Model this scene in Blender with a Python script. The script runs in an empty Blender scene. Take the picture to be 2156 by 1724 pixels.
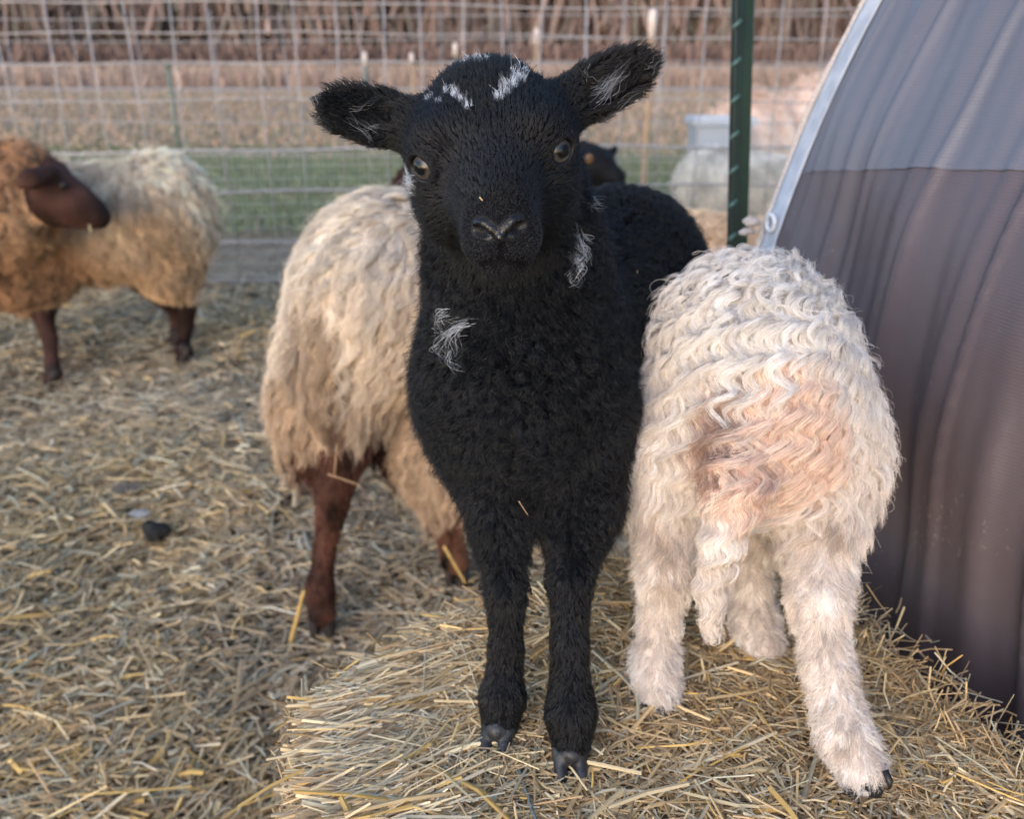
import bpy, math, time
import numpy as np
from mathutils.kdtree import KDTree
R = math.radians
T00 = time.time()
SC = bpy.context.scene

# ------------------------------------------------------------------ camera, sky, sun, exposure
PITCH, CAMZ, FPX = R(22.0), 0.95, 1867.6          # FPX: focal length in units of a 2156 px wide picture
camd = bpy.data.cameras.new('camera'); cam = bpy.data.objects.new('camera', camd)
SC.collection.objects.link(cam); SC.camera = cam
cam.location = (0, 0, CAMZ); cam.rotation_euler = (R(90) - PITCH, 0, 0)
camd.sensor_width = 36; camd.lens = 36 * FPX / 2156
camd.clip_start = 0.02; camd.clip_end = 900
camd.dof.use_dof = True; camd.dof.focus_distance = 0.60; camd.dof.aperture_fstop = 6.9

world = bpy.data.worlds.new('World'); SC.world = world; world.use_nodes = True
wn = world.node_tree.nodes; bgn = wn['Background']
sky = wn.new('ShaderNodeTexSky'); sky.sky_type = 'NISHITA'; sky.sun_disc = False
SUN_EL, SUN_AZ = R(20), R(205)                     # azimuth from +y clockwise: behind the camera, a little left
sky.sun_elevation = SUN_EL; sky.sun_rotation = SUN_AZ
sky.air_density = 1.0; sky.dust_density = 0.6; sky.ozone_density = 2.0
world.node_tree.links.new(sky.outputs[0], bgn.inputs[0]); bgn.inputs[1].default_value = 0.15
sund = bpy.data.lights.new('sun', 'SUN'); sund.energy = 0.55; sund.angle = R(50); sund.color = (1.0, .74, .60)
sun = bpy.data.objects.new('sun', sund); SC.collection.objects.link(sun)
sun.rotation_euler = (R(90) - SUN_EL, 0, math.pi - SUN_AZ)
SC.view_settings.view_transform = 'Standard'; SC.view_settings.look = 'None'
SC.view_settings.exposure = 1.3; SC.view_settings.gamma = 1
SC.cycles.max_bounces = 8; SC.cycles.diffuse_bounces = 4; SC.cycles.glossy_bounces = 2
SC.cycles.transparent_max_bounces = 8
try: SC.cycles_curves.shape = 'RIBBONS'; SC.cycles_curves.subdivisions = 2
except Exception: pass

# ------------------------------------------------------------------ helpers: points
FWD = np.array([0, math.cos(PITCH), -math.sin(PITCH)]); CUP = np.array([0, math.sin(PITCH), math.cos(PITCH)])
CRT = np.array([1., 0, 0]); EYE = np.array([0, 0, CAMZ])
V = lambda *a: np.array(a, float)
def ray(px, py): return FWD + (px - 1078) / FPX * CRT - (py - 862) / FPX * CUP
def aty(px, py, y): r = ray(px, py); return EYE + r * (y / r[1])
def atz(px, py, z): r = ray(px, py); return EYE + r * ((z - CAMZ) / r[2])
def atd(px, py, d): return EYE + ray(px, py) * d
def nrm(a): return a / np.maximum(np.linalg.norm(a, axis=-1, keepdims=True), 1e-9)
rng = np.random.default_rng(7)

def snoise(P, f, seed=0, n=7):
    r = np.random.default_rng(1000 + seed); o = 0
    for i in range(n):
        d = nrm(r.normal(size=3)) * f * r.uniform(.6, 1.6) * 6.283
        o = o + np.sin(P @ d + r.uniform(0, 6.28))
    return o / (n ** .5 * .9)

# ------------------------------------------------------------------ helpers: materials
def mat(name, col=(.5, .5, .5), rough=.6, spec=.5, metal=0, **kw):
    m = bpy.data.materials.new(name); m.use_nodes = True
    b = m.node_tree.nodes['Principled BSDF']
    b.inputs['Base Color'].default_value = (*col, 1); b.inputs['Roughness'].default_value = rough
    b.inputs['Specular IOR Level'].default_value = spec; b.inputs['Metallic'].default_value = metal
    for k, v in kw.items(): b.inputs[k.replace('_', ' ')].default_value = v
    return m
def nd(m, t, **kw):
    n = m.node_tree.nodes.new(t)
    for k, v in kw.items(): setattr(n, k, v)
    return n
def lk(m, a, b): m.node_tree.links.new(a, b)
def attr_mat(name, attr='tint', rough=.6, spec=.4, transl=0.0, noise=0):
    m = mat(name, rough=rough, spec=spec); b = m.node_tree.nodes['Principled BSDF']
    a = nd(m, 'ShaderNodeAttribute', attribute_name=attr); lk(m, a.outputs['Color'], b.inputs['Base Color'])
    if transl > 0:
        t = nd(m, 'ShaderNodeBsdfTranslucent'); mx = nd(m, 'ShaderNodeMixShader'); mx.inputs[0].default_value = transl
        lk(m, a.outputs['Color'], t.inputs[0]); lk(m, b.outputs[0], mx.inputs[1]); lk(m, t.outputs[0], mx.inputs[2])
        lk(m, mx.outputs[0], m.node_tree.nodes['Material Output'].inputs[0])
    return m
def noise_mat(name, c1, c2, scale=20, rough=.8, spec=.3, bump=.2, detail=6, stretch=(1, 1, 1), lo=.35, hi=.65, metal=0, dist=.01):
    m = mat(name, c1, rough, spec, metal); b = m.node_tree.nodes['Principled BSDF']
    tc = nd(m, 'ShaderNodeTexCoord'); mp = nd(m, 'ShaderNodeMapping'); mp.inputs['Scale'].default_value = stretch
    lk(m, tc.outputs['Object'], mp.inputs[0])
    n = nd(m, 'ShaderNodeTexNoise'); n.inputs['Scale'].default_value = scale; n.inputs['Detail'].default_value = detail
    lk(m, mp.outputs[0], n.inputs['Vector'])
    r = nd(m, 'ShaderNodeValToRGB'); r.color_ramp.elements[0].color = (*c1, 1); r.color_ramp.elements[1].color = (*c2, 1)
    r.color_ramp.elements[0].position = lo; r.color_ramp.elements[1].position = hi
    lk(m, n.outputs[0], r.inputs[0]); lk(m, r.outputs[0], b.inputs['Base Color'])
    bp = nd(m, 'ShaderNodeBump'); bp.inputs['Strength'].default_value = bump; bp.inputs['Distance'].default_value = dist
    lk(m, n.outputs[0], bp.inputs['Height']); lk(m, bp.outputs[0], b.inputs['Normal'])
    return m

# ------------------------------------------------------------------ helpers: objects
def link(o, parent=None):
    SC.collection.objects.link(o)
    if parent is not None: o.parent = parent
    return o
def thing(name, label, cat, base=(0, 0, 0), group=None):
    o = bpy.data.objects.new(name, None); o.location = tuple(float(x) for x in base); o.empty_display_size = .05
    o['label'] = label; o['category'] = cat
    if group: o['group'] = group
    o['_b'] = [float(x) for x in base]
    return link(o)
def wbase(parent):
    b = V(0, 0, 0); p = parent
    while p is not None: b = b + np.array(p.location); p = p.parent
    return b
def mesh_obj(name, Vt, F, m, parent=None, smooth=True, tint=None, base=None):
    """Vt world-space (n,3); F (k,3) or (k,4) int array. Verts become relative to the parent chain."""
    Vt = np.asarray(Vt, float); F = np.asarray(F)
    b = wbase(parent) if parent is not None else V(0, 0, 0)
    if base is not None: b = b + V(*base) if parent is not None else V(*base)
    me = bpy.data.meshes.new(name); n = len(Vt); k, c = F.shape
    me.vertices.add(n); me.vertices.foreach_set('co', (Vt - b).astype(np.float32).ravel())
    me.loops.add(k * c); me.loops.foreach_set('vertex_index', F.astype(np.int32).ravel())
    me.polygons.add(k); me.polygons.foreach_set('loop_start', np.arange(0, k * c, c, dtype=np.int32))
    me.polygons.foreach_set('loop_total', np.full(k, c, np.int32))
    me.polygons.foreach_set('use_smooth', np.full(k, smooth))
    me.update(calc_edges=True); me.validate()
    if tint is not None:
        a = me.attributes.new('tint', 'FLOAT_COLOR', 'POINT')
        a.data.foreach_set('color', np.concatenate([tint, np.ones((n, 1))], 1).astype(np.float32).ravel())
    me.materials.append(m)
    o = bpy.data.objects.new(name, me)
    if base is not None: o.location = tuple(base) if parent is None else tuple(np.array(base))
    return link(o, parent)
def tag(o, label=None, cat=None, group=None, kind=None):
    if label: o['label'] = label
    if cat: o['category'] = cat
    if group: o['group'] = group
    if kind: o['kind'] = kind
    return o
class MB:
    def __init__(s): s.v = []; s.f = []; s.n = 0; s.t = []
    def add(s, v, f, t=None):
        v = np.asarray(v, float); f = np.asarray(f)
        s.v.append(v); s.f.append(f + s.n); s.n += len(v)
        s.t.append(np.tile(t, (len(v), 1)) if t is not None and np.ndim(t) == 1 else (t if t is not None else np.ones((len(v), 3))))
    def tube(s, pts, r, seg=6, caps=True, t=None, flat=1.0):
        pts = np.asarray(pts, float); m = len(pts); r = np.broadcast_to(np.asarray(r, float), (m,))
        tg = np.gradient(pts, axis=0); tg = nrm(tg)
        ref = V(0, 0, 1) if abs(tg[0][2]) < .9 else V(1, 0, 0)
        a = nrm(np.cross(tg, ref)); b = np.cross(tg, a)
        an = np.linspace(0, 2 * np.pi, seg, endpoint=False)
        vv = pts[:, None] + r[:, None, None] * (np.cos(an)[None, :, None] * a[:, None] + flat * np.sin(an)[None, :, None] * b[:, None])
        vv = vv.reshape(-1, 3); f = []
        for i in range(m - 1):
            for j in range(seg):
                k = (j + 1) % seg; f.append((i * seg + j, i * seg + k, (i + 1) * seg + k, (i + 1) * seg + j))
        if caps:
            c0 = len(vv); vv = np.vstack([vv, pts[0], pts[-1]])
            for j in range(seg):
                k = (j + 1) % seg; f.append((k, j, c0, c0)); f.append(((m - 1) * seg + j, (m - 1) * seg + k, c0 + 1, c0 + 1))
        s.add(vv, np.array(f), t)
    def box(s, c, sz, ax=None, t=None):
        c = np.asarray(c, float); h = np.asarray(sz, float) / 2
        ax = np.eye(3) if ax is None else np.asarray(ax, float)
        v = np.array([[x, y, z] for x in (-1, 1) for y in (-1, 1) for z in (-1, 1)], float) * h
        s.add(c + v @ ax, np.array([(0, 1, 3, 2), (4, 6, 7, 5), (0, 4, 5, 1), (2, 3, 7, 6), (0, 2, 6, 4), (1, 5, 7, 3)]), t)
    def build(s, name, m, parent=None, smooth=True, base=None, tint=False):
        v = np.vstack(s.v); f = np.vstack(s.f)
        if (f[:, 2] == f[:, 3]).any():   # degenerate cap quads -> tris everywhere
            q = f[f[:, 2] != f[:, 3]]; t = f[f[:, 2] == f[:, 3]][:, :3]
            f = np.vstack([q[:, :3], q[:, [0, 2, 3]], t])
        return mesh_obj(name, v, f, m, parent, smooth, np.vstack(s.t) if tint else None, base)

# ------------------------------------------------------------------ helpers: implicit bodies
class Body:
    """Smooth union of round cones and ellipsoids, with smooth cuts."""
    def __init__(s): s.p = []
    def cone(s, a, b, r1, r2, k=.02, sub=False, **at):
        s.p.append(('c', V(*a), V(*b), r1, r2, k, sub, at))
    def ell(s, c, r, ax=None, k=.02, sub=False, **at):
        s.p.append(('e', V(*c), V(*r), np.eye(3) if ax is None else np.asarray(ax, float), None, k, sub, at))
    def pd(s, p, P):
        if p[0] == 'c':
            ba = p[2] - p[1]; q = P - p[1]; t = np.clip(q @ ba / max(ba @ ba, 1e-9), 0, 1)
            return np.sqrt(((q - t[:, None] * ba) ** 2).sum(1)) - (p[3] + (p[4] - p[3]) * t)
        q = (P - p[1]) @ p[3].T; k0 = np.sqrt(((q / p[2]) ** 2).sum(1)); k1 = np.sqrt(((q / p[2] ** 2) ** 2).sum(1))
        return k0 * (k0 - 1) / np.maximum(k1, 1e-6)
    def __call__(s, P):
        d = None
        for p in s.p:
            e = s.pd(p, P); k = p[5]
            if d is None: d = e; continue
            if p[6]:
                h = np.maximum(k - np.abs(-e - d), 0) / k; d = np.maximum(d, -e) + h * h * k * .25
            else:
                h = np.maximum(k - np.abs(e - d), 0) / k; d = np.minimum(d, e) - h * h * k * .25
        return d
    def grad(s, P, e=.0015):
        K = np.array([[1, -1, -1], [-1, -1, 1], [-1, 1, -1], [1, 1, 1]], float)
        return nrm(sum(k * s(P + e * k)[:, None] for k in K))
    def attrs(s, P, names, soft=.008):
        ds, A = [], []
        for p in s.p:
            if p[6] or not p[7]: continue
            ds.append(s.pd(p, P)); A.append(p[7])
        D = np.array(ds); W = np.exp(-np.clip((D - D.min(0)) / soft, 0, 40)); W /= W.sum(0)
        out = {}
        for n in names:
            vals = np.array([np.atleast_1d(a[n]) for a in A], float)
            o = W.T @ vals; out[n] = o[:, 0] if o.shape[1] == 1 else o
        return out
    def bounds(s, pad=.015):
        lo, hi = [], []
        for p in s.p:
            if p[6]: continue
            if p[0] == 'c': r = max(p[3], p[4]); lo.append(np.minimum(p[1], p[2]) - r); hi.append(np.maximum(p[1], p[2]) + r)
            else: r = p[2].max(); lo.append(p[1] - r); hi.append(p[1] + r)
        return np.min(lo, 0) - pad, np.max(hi, 0) + pad
    def mesh(s, h):
        lo, hi = s.bounds(); B = 8
        nb = np.ceil((hi - lo) / (h * B)).astype(int); n = nb * B
        vals = np.full(n, np.nan, np.float32)
        I = np.stack(np.meshgrid(*[np.arange(k) for k in nb], indexing='ij'), -1).reshape(-1, 3)
        C = lo + (I * B + B / 2) * h; dc = s(C)
        act = np.abs(dc) < h * B * .95 + .012
        vb = np.where(dc > 0, 1., -1.).astype(np.float32).reshape(nb)
        vals = np.repeat(np.repeat(np.repeat(vb, B, 0), B, 1), B, 2)
        lg = np.stack(np.meshgrid(*[np.arange(B)] * 3, indexing='ij'), -1).reshape(-1, 3)
        IA = I[act]
        for c in range(0, len(IA), 400):
            g = (IA[c:c + 400, None] * B + lg[None]).reshape(-1, 3)
            vals[g[:, 0], g[:, 1], g[:, 2]] = s(lo + g * h)
        return surface_nets(vals, lo, h, s)
def surface_nets(vals, lo, h, f):
    ins = vals < 0; c = ins[:-1, :-1, :-1]
    tot = np.zeros(c.shape, np.int8)
    for dx in (0, 1):
        for dy in (0, 1):
            for dz in (0, 1):
                tot += ins[dx:ins.shape[0] - 1 + dx, dy:ins.shape[1] - 1 + dy, dz:ins.shape[2] - 1 + dz]
    cell = np.argwhere((tot > 0) & (tot < 8)); idx = np.full(tot.shape, -1, np.int64); idx[tuple(cell.T)] = np.arange(len(cell))
    acc = np.zeros((len(cell), 3)); cnt = np.zeros(len(cell))
    cor = np.array([(i, j, k) for i in (0, 1) for j in (0, 1) for k in (0, 1)])
    for a in range(8):
        for b in range(a + 1, 8):
            if np.abs(cor[a] - cor[b]).sum() != 1: continue
            va = vals[tuple((cell + cor[a]).T)]; vb = vals[tuple((cell + cor[b]).T)]
            m = (va < 0) != (vb < 0); t = np.where(m, va / np.where(m, va - vb, 1), 0)[:, None]
            acc += np.where(m[:, None], cor[a] + t * (cor[b] - cor[a]), 0); cnt += m
    P = lo + (cell + acc / cnt[:, None]) * h
    for _ in range(2): P = P - np.clip(f(P), -h, h)[:, None] * f.grad(P)
    F = []
    for ax in range(3):
        sl0 = [slice(None)] * 3; sl1 = [slice(None)] * 3; sl0[ax] = slice(0, -1); sl1[ax] = slice(1, None)
        s0, s1 = ins[tuple(sl0)], ins[tuple(sl1)]; e = np.argwhere(s0 != s1)
        e = e[(e > 0).all(1)]
        u, w = [(1, 2), (2, 0), (0, 1)][ax]
        U = np.zeros(3, int); U[u] = 1; W = np.zeros(3, int); W[w] = 1
        e = e[(e[:, u] < tot.shape[u]) & (e[:, w] < tot.shape[w])]
        q = np.stack([idx[tuple((e - U - W).T)], idx[tuple((e - W).T)], idx[tuple(e.T)], idx[tuple((e - U).T)]], 1)
        fl = s0[tuple(e.T)]
        q = np.where(fl[:, None], q, q[:, ::-1]); F.append(q[(q >= 0).all(1)])
    return P, np.vstack(F)
def hit(f, px, py, t0=.3, t1=8):
    r = nrm(ray(px, py)); t = t0
    for _ in range(200):
        d = f((EYE + r * t)[None])[0]
        if d < .0006 or t > t1: break
        t += max(d * .7, .0004)
    return EYE + r * t

# ------------------------------------------------------------------ helpers: fur
def fur(name, parent, f, VF, n, nclump, par, colf, m, pts=8, rad=.0003, seed=0, tiptaper=.25, far=.45, extra=None):
    """par(P,N)->dict L,lift,comb,amp,wl,clump,dens,grav,friz ; colf(P,N)->(n,3)"""
    r = np.random.default_rng(seed); Vt, F = VF
    T = np.vstack([F[:, :3], F[:, [0, 2, 3]]]); A = Vt[T[:, 0]]; B = Vt[T[:, 1]]; C = Vt[T[:, 2]]
    cen = (A + B + C) / 3; ar = np.linalg.norm(np.cross(B - A, C - A), axis=1)
    fn = nrm(np.cross(B - A, C - A)); pr = par(cen, fn)
    view = (fn * nrm(EYE - cen)).sum(1)
    w0 = ar * np.where(view > -.25, 1, far) * (pr['dens'] > .02)
    def sample(k, w):
        i = r.choice(len(T), k, p=w / w.sum()); u = r.random((k, 2)); u = np.where(u.sum(1, keepdims=True) > 1, 1 - u, u)
        return A[i] + (B[i] - A[i]) * u[:, :1] + (C[i] - A[i]) * u[:, 1:]
    cl = pr.get('cdens', 1.0)
    G = sample(nclump, w0 * cl); Nn = f.grad(G); G = G - f(G)[:, None] * Nn
    p = par(G, Nn); M = pts + 2; L = p['L'] * r.uniform(.85, 1.15, len(G)); cb = p['comb']
    cb = cb + .18 * r.normal(size=cb.shape) * p.get('mess', np.ones(len(G)))[:, None]
    ds = L / (M - 1); pos = [G]; P = G.copy(); Nk = Nn
    bs = []
    for k in range(M - 1):
        t = nrm(cb - (cb * Nk).sum(1, keepdims=True) * Nk); lf = p['lift'][:, None]
        s = (k + 1) / (M - 1)
        d = nrm(t * (1 - lf) + Nk * lf * (1.25 - .5 * s) + V(0, 0, -1) * (p['grav'] * s)[:, None])
        bs.append(nrm(np.cross(d, Nk))); P = P + d * ds[:, None]
        e = f(P); mh = .12 * L * s; push = np.maximum(mh - e, 0); Nk = f.grad(P); P = P + Nk * push[:, None]
        pos.append(P)
    bs.append(bs[-1]); GP = np.stack(pos, 1); BS = np.stack(bs, 1)
    s = np.linspace(0, 1, M)[None]; ph = p['phase'][:, None] + 2 * np.pi * s * (L / p['wl'] * (1 + p.get('wvar', .28) * r.uniform(-1, 1, len(G))))[:, None]
    amp = (p['amp'] * (1 + p.get('avar', .4) * r.uniform(-1, 1, len(G))))[:, None] * np.minimum(s * 2.2, 1)
    GP = GP + (amp * np.sin(ph))[..., None] * BS + (amp * .55 * (np.cos(ph) + .6))[..., None] * Nn[:, None]
    kd = KDTree(len(G))
    for i, g in enumerate(G): kd.insert(g, i)
    kd.balance()
    w = w0 * pr['dens']; S = sample(n, w); gi = np.empty(n, int)
    for i in range(n): gi[i] = kd.find(S[i])[1]
    lf = r.uniform(p.get('lmin', .6), 1.08, n); ss = np.linspace(0, 1, pts)
    q = np.clip(ss[None] * lf[:, None], 0, 1) * (M - 1); i0 = np.minimum(q.astype(int), M - 2); fr = (q - i0)[..., None]
    base = GP[gi[:, None], i0] * (1 - fr) + GP[gi[:, None], i0 + 1] * fr
    off = (S - G[gi]); cl = p['clump'][gi][:, None]
    base = base + off[:, None] * (1 - cl * ss[None] ** p.get('cpow', .8))[..., None]
    fz = p['friz'][gi][:, None] * np.where(r.random((n, 1)) < .07, 3.2, 1); d1 = r.normal(size=(n, 3)); d2 = r.normal(size=(n, 3))
    a1 = r.uniform(0, 6.28, (n, 1)); f1 = r.uniform(3, 9, (n, 1))
    base = base + (fz * ss * np.sin(a1 + f1 * ss))[..., None] * d1[:, None] + (fz * ss)[..., None] * d2[:, None] * .6
    N0 = Nn[gi]; base[:, 0] = S - N0 * .001
    col = colf(S, N0) * np.exp(r.normal(0, p.get('cvar', .04), len(G)))[gi][:, None]
    col = col * np.exp(r.normal(0, p.get('svar', .13), (n, 1))); tipc = None
    n0 = n
    if extra is not None:
        base = np.concatenate([base, extra[0]]); col = np.concatenate([col, extra[1]]); n = len(base)
    cu = bpy.data.hair_curves.new(name); cu.add_curves([pts] * n)
    cu.attributes['position'].data.foreach_set('vector', (base - wbase(parent)).astype(np.float32).ravel())
    ra = cu.attributes.get('radius') or cu.attributes.new('radius', 'FLOAT', 'POINT')
    rr = rad * np.where(np.arange(n)[:, None] < n0, 1, .40) * r.uniform(.7, 1.3, (n, 1)) * (1 - (1 - tiptaper) * ss[None] ** 1.5)
    ra.data.foreach_set('value', rr.astype(np.float32).ravel())
    ca = cu.attributes.new('tint', 'FLOAT_COLOR', 'CURVE')
    ca.data.foreach_set('color', np.concatenate([np.clip(col, 0, 1), np.ones((n, 1))], 1).astype(np.float32).ravel())
    cu.materials.append(m)
    o = bpy.data.objects.new(name, cu); link(o, parent)
    print(name, parent.name, n, 'strands', round(time.time() - T00, 1)); return o

# ------------------------------------------------------------------ helpers: straw
STRAW_COLS = np.array([[.58, .43, .23], [.47, .34, .18], [.40, .30, .175], [.66, .53, .32], [.37, .25, .135], [.50, .43, .31], [.62, .41, .14], [.40, .37, .27], [.28, .20, .12]])
def straws(C, D, L, W, col, bend=.12, seed=0, sec=3):
    r = np.random.default_rng(seed); n = len(C); D = nrm(D)
    up = V(0, 0, 1) + r.normal(size=(n, 3)) * .5; S = nrm(np.cross(D, up)); Nn = nrm(np.cross(S, D))
    bd = (S * r.normal(size=(n, 1)) + Nn * r.normal(size=(n, 1)) * .5) * (bend * L)[:, None]
    t = np.linspace(-.5, .5, sec); vs = []
    for tt in t:
        c = C + D * (L * tt)[:, None] + bd * (.25 - tt * tt)
        w = (W * (1 - .35 * abs(tt) * r.random(n)) / 2)[:, None]
        vs += [c - S * w, c + Nn * w * .8, c + S * w]
    Vt = np.stack(vs, 1).reshape(-1, 3)
    q = []
    for k in range(sec - 1):
        for j in range(2): a = k * 3 + j; q.append((a, a + 1, a + 4, a + 3))
    F = (np.arange(n)[:, None, None] * (3 * sec) + np.array(q)[None]).reshape(-1, 4)
    return Vt, F, np.repeat(col, 3 * sec, 0)
def straw_cols(n, r, w=None):
    w = np.array([4, 4, 5, 2.5, 3, 3, 1.2, 3, 3.]) if w is None else np.array(w, float)
    c = STRAW_COLS[r.choice(len(STRAW_COLS), n, p=w / w.sum())]
    return c * V(1.24, 1.21, 1.14) * np.exp(r.normal(0, .2, (n, 1)))

# ================================================================== STRUCTURE
def gh(x, y):
    P = np.stack([x, y, 0 * x], -1).reshape(-1, 3)
    near = np.clip((6 - P[:, 1]) / 3, 0, 1)
    h = (snoise(P, 1.1, 3) * .014 + snoise(P, 3.3, 4) * .007) * near - .02
    h = h + np.clip((P[:, 1] - 40) / 300, 0, 1) ** 1.2 * 18
    return h.reshape(np.shape(x))
def ground():
    ys = np.concatenate([np.linspace(-2, 5, 130), 5 + np.geomspace(.06, 500, 90)])
    xa = np.concatenate([np.linspace(0, 3, 50), 3 + np.geomspace(.08, 500, 50)]); xs = np.concatenate([-xa[:0:-1], xa])
    X, Y = np.meshgrid(xs, ys); Z = gh(X, Y)
    Vt = np.stack([X, Y, Z], -1).reshape(-1, 3); nx = len(xs)
    i, j = np.meshgrid(np.arange(len(ys) - 1), np.arange(nx - 1), indexing='ij'); a = (i * nx + j).ravel()
    F = np.stack([a, a + 1, a + nx + 1, a + nx], 1)
    m = mat('field_ground', rough=.95, spec=.15); b = m.node_tree.nodes['Principled BSDF']
    tc = nd(m, 'ShaderNodeTexCoord'); sp = nd(m, 'ShaderNodeSeparateXYZ'); lk(m, tc.outputs['Object'], sp.inputs[0])
    wob = nd(m, 'ShaderNodeTexNoise'); wob.inputs['Scale'].default_value = .9; wob.inputs['Detail'].default_value = 5; lk(m, tc.outputs['Object'], wob.inputs['Vector'])
    # log distance + wobble -> bands
    lg = nd(m, 'ShaderNodeMath', operation='LOGARITHM'); lg.inputs[1].default_value = 10.0
    mxx = nd(m, 'ShaderNodeMath', operation='MAXIMUM'); mxx.inputs[1].default_value = .5
    lk(m, sp.outputs['Y'], mxx.inputs[0]); lk(m, mxx.outputs[0], lg.inputs[0])
    ma = nd(m, 'ShaderNodeMath', operation='MULTIPLY_ADD'); ma.inputs[1].default_value = .17; lk(m, wob.outputs[0], ma.inputs[0]); lk(m, lg.outputs[0], ma.inputs[2])
    dv = nd(m, 'ShaderNodeMath', operation='DIVIDE'); dv.inputs[1].default_value = 2.0; lk(m, ma.outputs[0], dv.inputs[0])
    rp = nd(m, 'ShaderNodeValToRGB'); cr = rp.color_ramp
    def pos(y): return (math.log10(y) + .085) / 2
    stops = [(1.0, (.17, .13, .085)), (3.7, (.16, .125, .085)), (4.1, (.30, .215, .145)), (4.9, (.22, .165, .11)), (5.5, (.18, .19, .095)), (8.4, (.22, .22, .12)),
             (9.8, (.38, .29, .19)), (12, (.31, .26, .17)), (14, (.44, .31, .23)), (19, (.37, .28, .235)), (24, (.53, .38, .29)), (33, (.50, .37, .29)), (38, (.24, .155, .125)), (60, (.2, .14, .12))]
    cr.elements[0].position = pos(1.0); cr.elements[0].color = (*stops[0][1], 1); cr.elements[1].position = pos(60); cr.elements[1].color = (*stops[-1][1], 1)
    for y, c in stops[1:-1]: e = cr.elements.new(pos(y)); e.color = (*c, 1)
    lk(m, dv.outputs[0], rp.inputs[0])
    n2 = nd(m, 'ShaderNodeTexNoise'); n2.inputs['Scale'].default_value = 9; n2.inputs['Detail'].default_value = 8; lk(m, tc.outputs['Object'], n2.inputs['Vector'])
    n3 = nd(m, 'ShaderNodeTexNoise'); n3.inputs['Scale'].default_value = 1.1; n3.inputs['Detail'].default_value = 4; lk(m, tc.outputs['Object'], n3.inputs['Vector'])
    ad = nd(m, 'ShaderNodeMath', operation='ADD'); lk(m, n2.outputs[0], ad.inputs[0]); lk(m, n3.outputs[0], ad.inputs[1])
    mr = nd(m, 'ShaderNodeMapRange'); mr.inputs[1].default_value = .7; mr.inputs[2].default_value = 1.3; mr.inputs[3].default_value = .55; mr.inputs[4].default_value = 1.5
    lk(m, ad.outputs[0], mr.inputs[0])
    vm = nd(m, 'ShaderNodeVectorMath', operation='SCALE'); lk(m, rp.outputs[0], vm.inputs[0]); lk(m, mr.outputs[0], vm.inputs['Scale'])
    lk(m, vm.outputs[0], b.inputs['Base Color'])
    bp = nd(m, 'ShaderNodeBump'); bp.inputs['Distance'].default_value = .03; bp.inputs['Strength'].default_value = .8; lk(m, n2.outputs[0], bp.inputs['Height']); lk(m, bp.outputs[0], b.inputs['Normal'])
    o = mesh_obj('ground', Vt, F, m); tag(o, kind='structure')
ground()

# ---- bale footprint (used by the ground straw too)
ZB = .42
BALE = np.array([(-.115, .24), (-.155, .42), (-.172, .56), (-.185, .64), (-.13, .71), (-.03, .80), (.10, .87), (.26, .90), (.335, .80), (.352, .70), (.40, .60), (.455, .46), (.48, .24)])
def poly_sd(x, y, poly=BALE):
    """signed distance, positive inside"""
    P = np.stack([x, y], -1).reshape(-1, 2); d = np.full(len(P), 9.); ins = np.zeros(len(P), bool)
    for i in range(len(poly)):
        a, b = poly[i], poly[(i + 1) % len(poly)]; e = b - a; w = P - a
        t = np.clip(w @ e / (e @ e), 0, 1); d = np.minimum(d, np.linalg.norm(w - t[:, None] * e, axis=1))
        c = ((a[1] > P[:, 1]) != (b[1] > P[:, 1])) & (P[:, 0] < (b[0] - a[0]) * (P[:, 1] - a[1]) / (b[1] - a[1] + 1e-12) + a[0])
        ins ^= c
    return np.where(ins, d, -d).reshape(np.shape(x))
def bale_z(x, y):
    d = poly_sd(x, y); P = np.stack([x, y, 0 * x], -1).reshape(-1, 3)
    rd = .035; k = np.clip(d / rd, 0, 1); h = ZB - rd + rd * np.sqrt(np.clip(1 - (1 - k) ** 2, 0, 1))
    return h + (snoise(P, 6, 8) * .004 + snoise(P, 2.5, 9) * .004 - .004).reshape(np.shape(x)) * k

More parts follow.
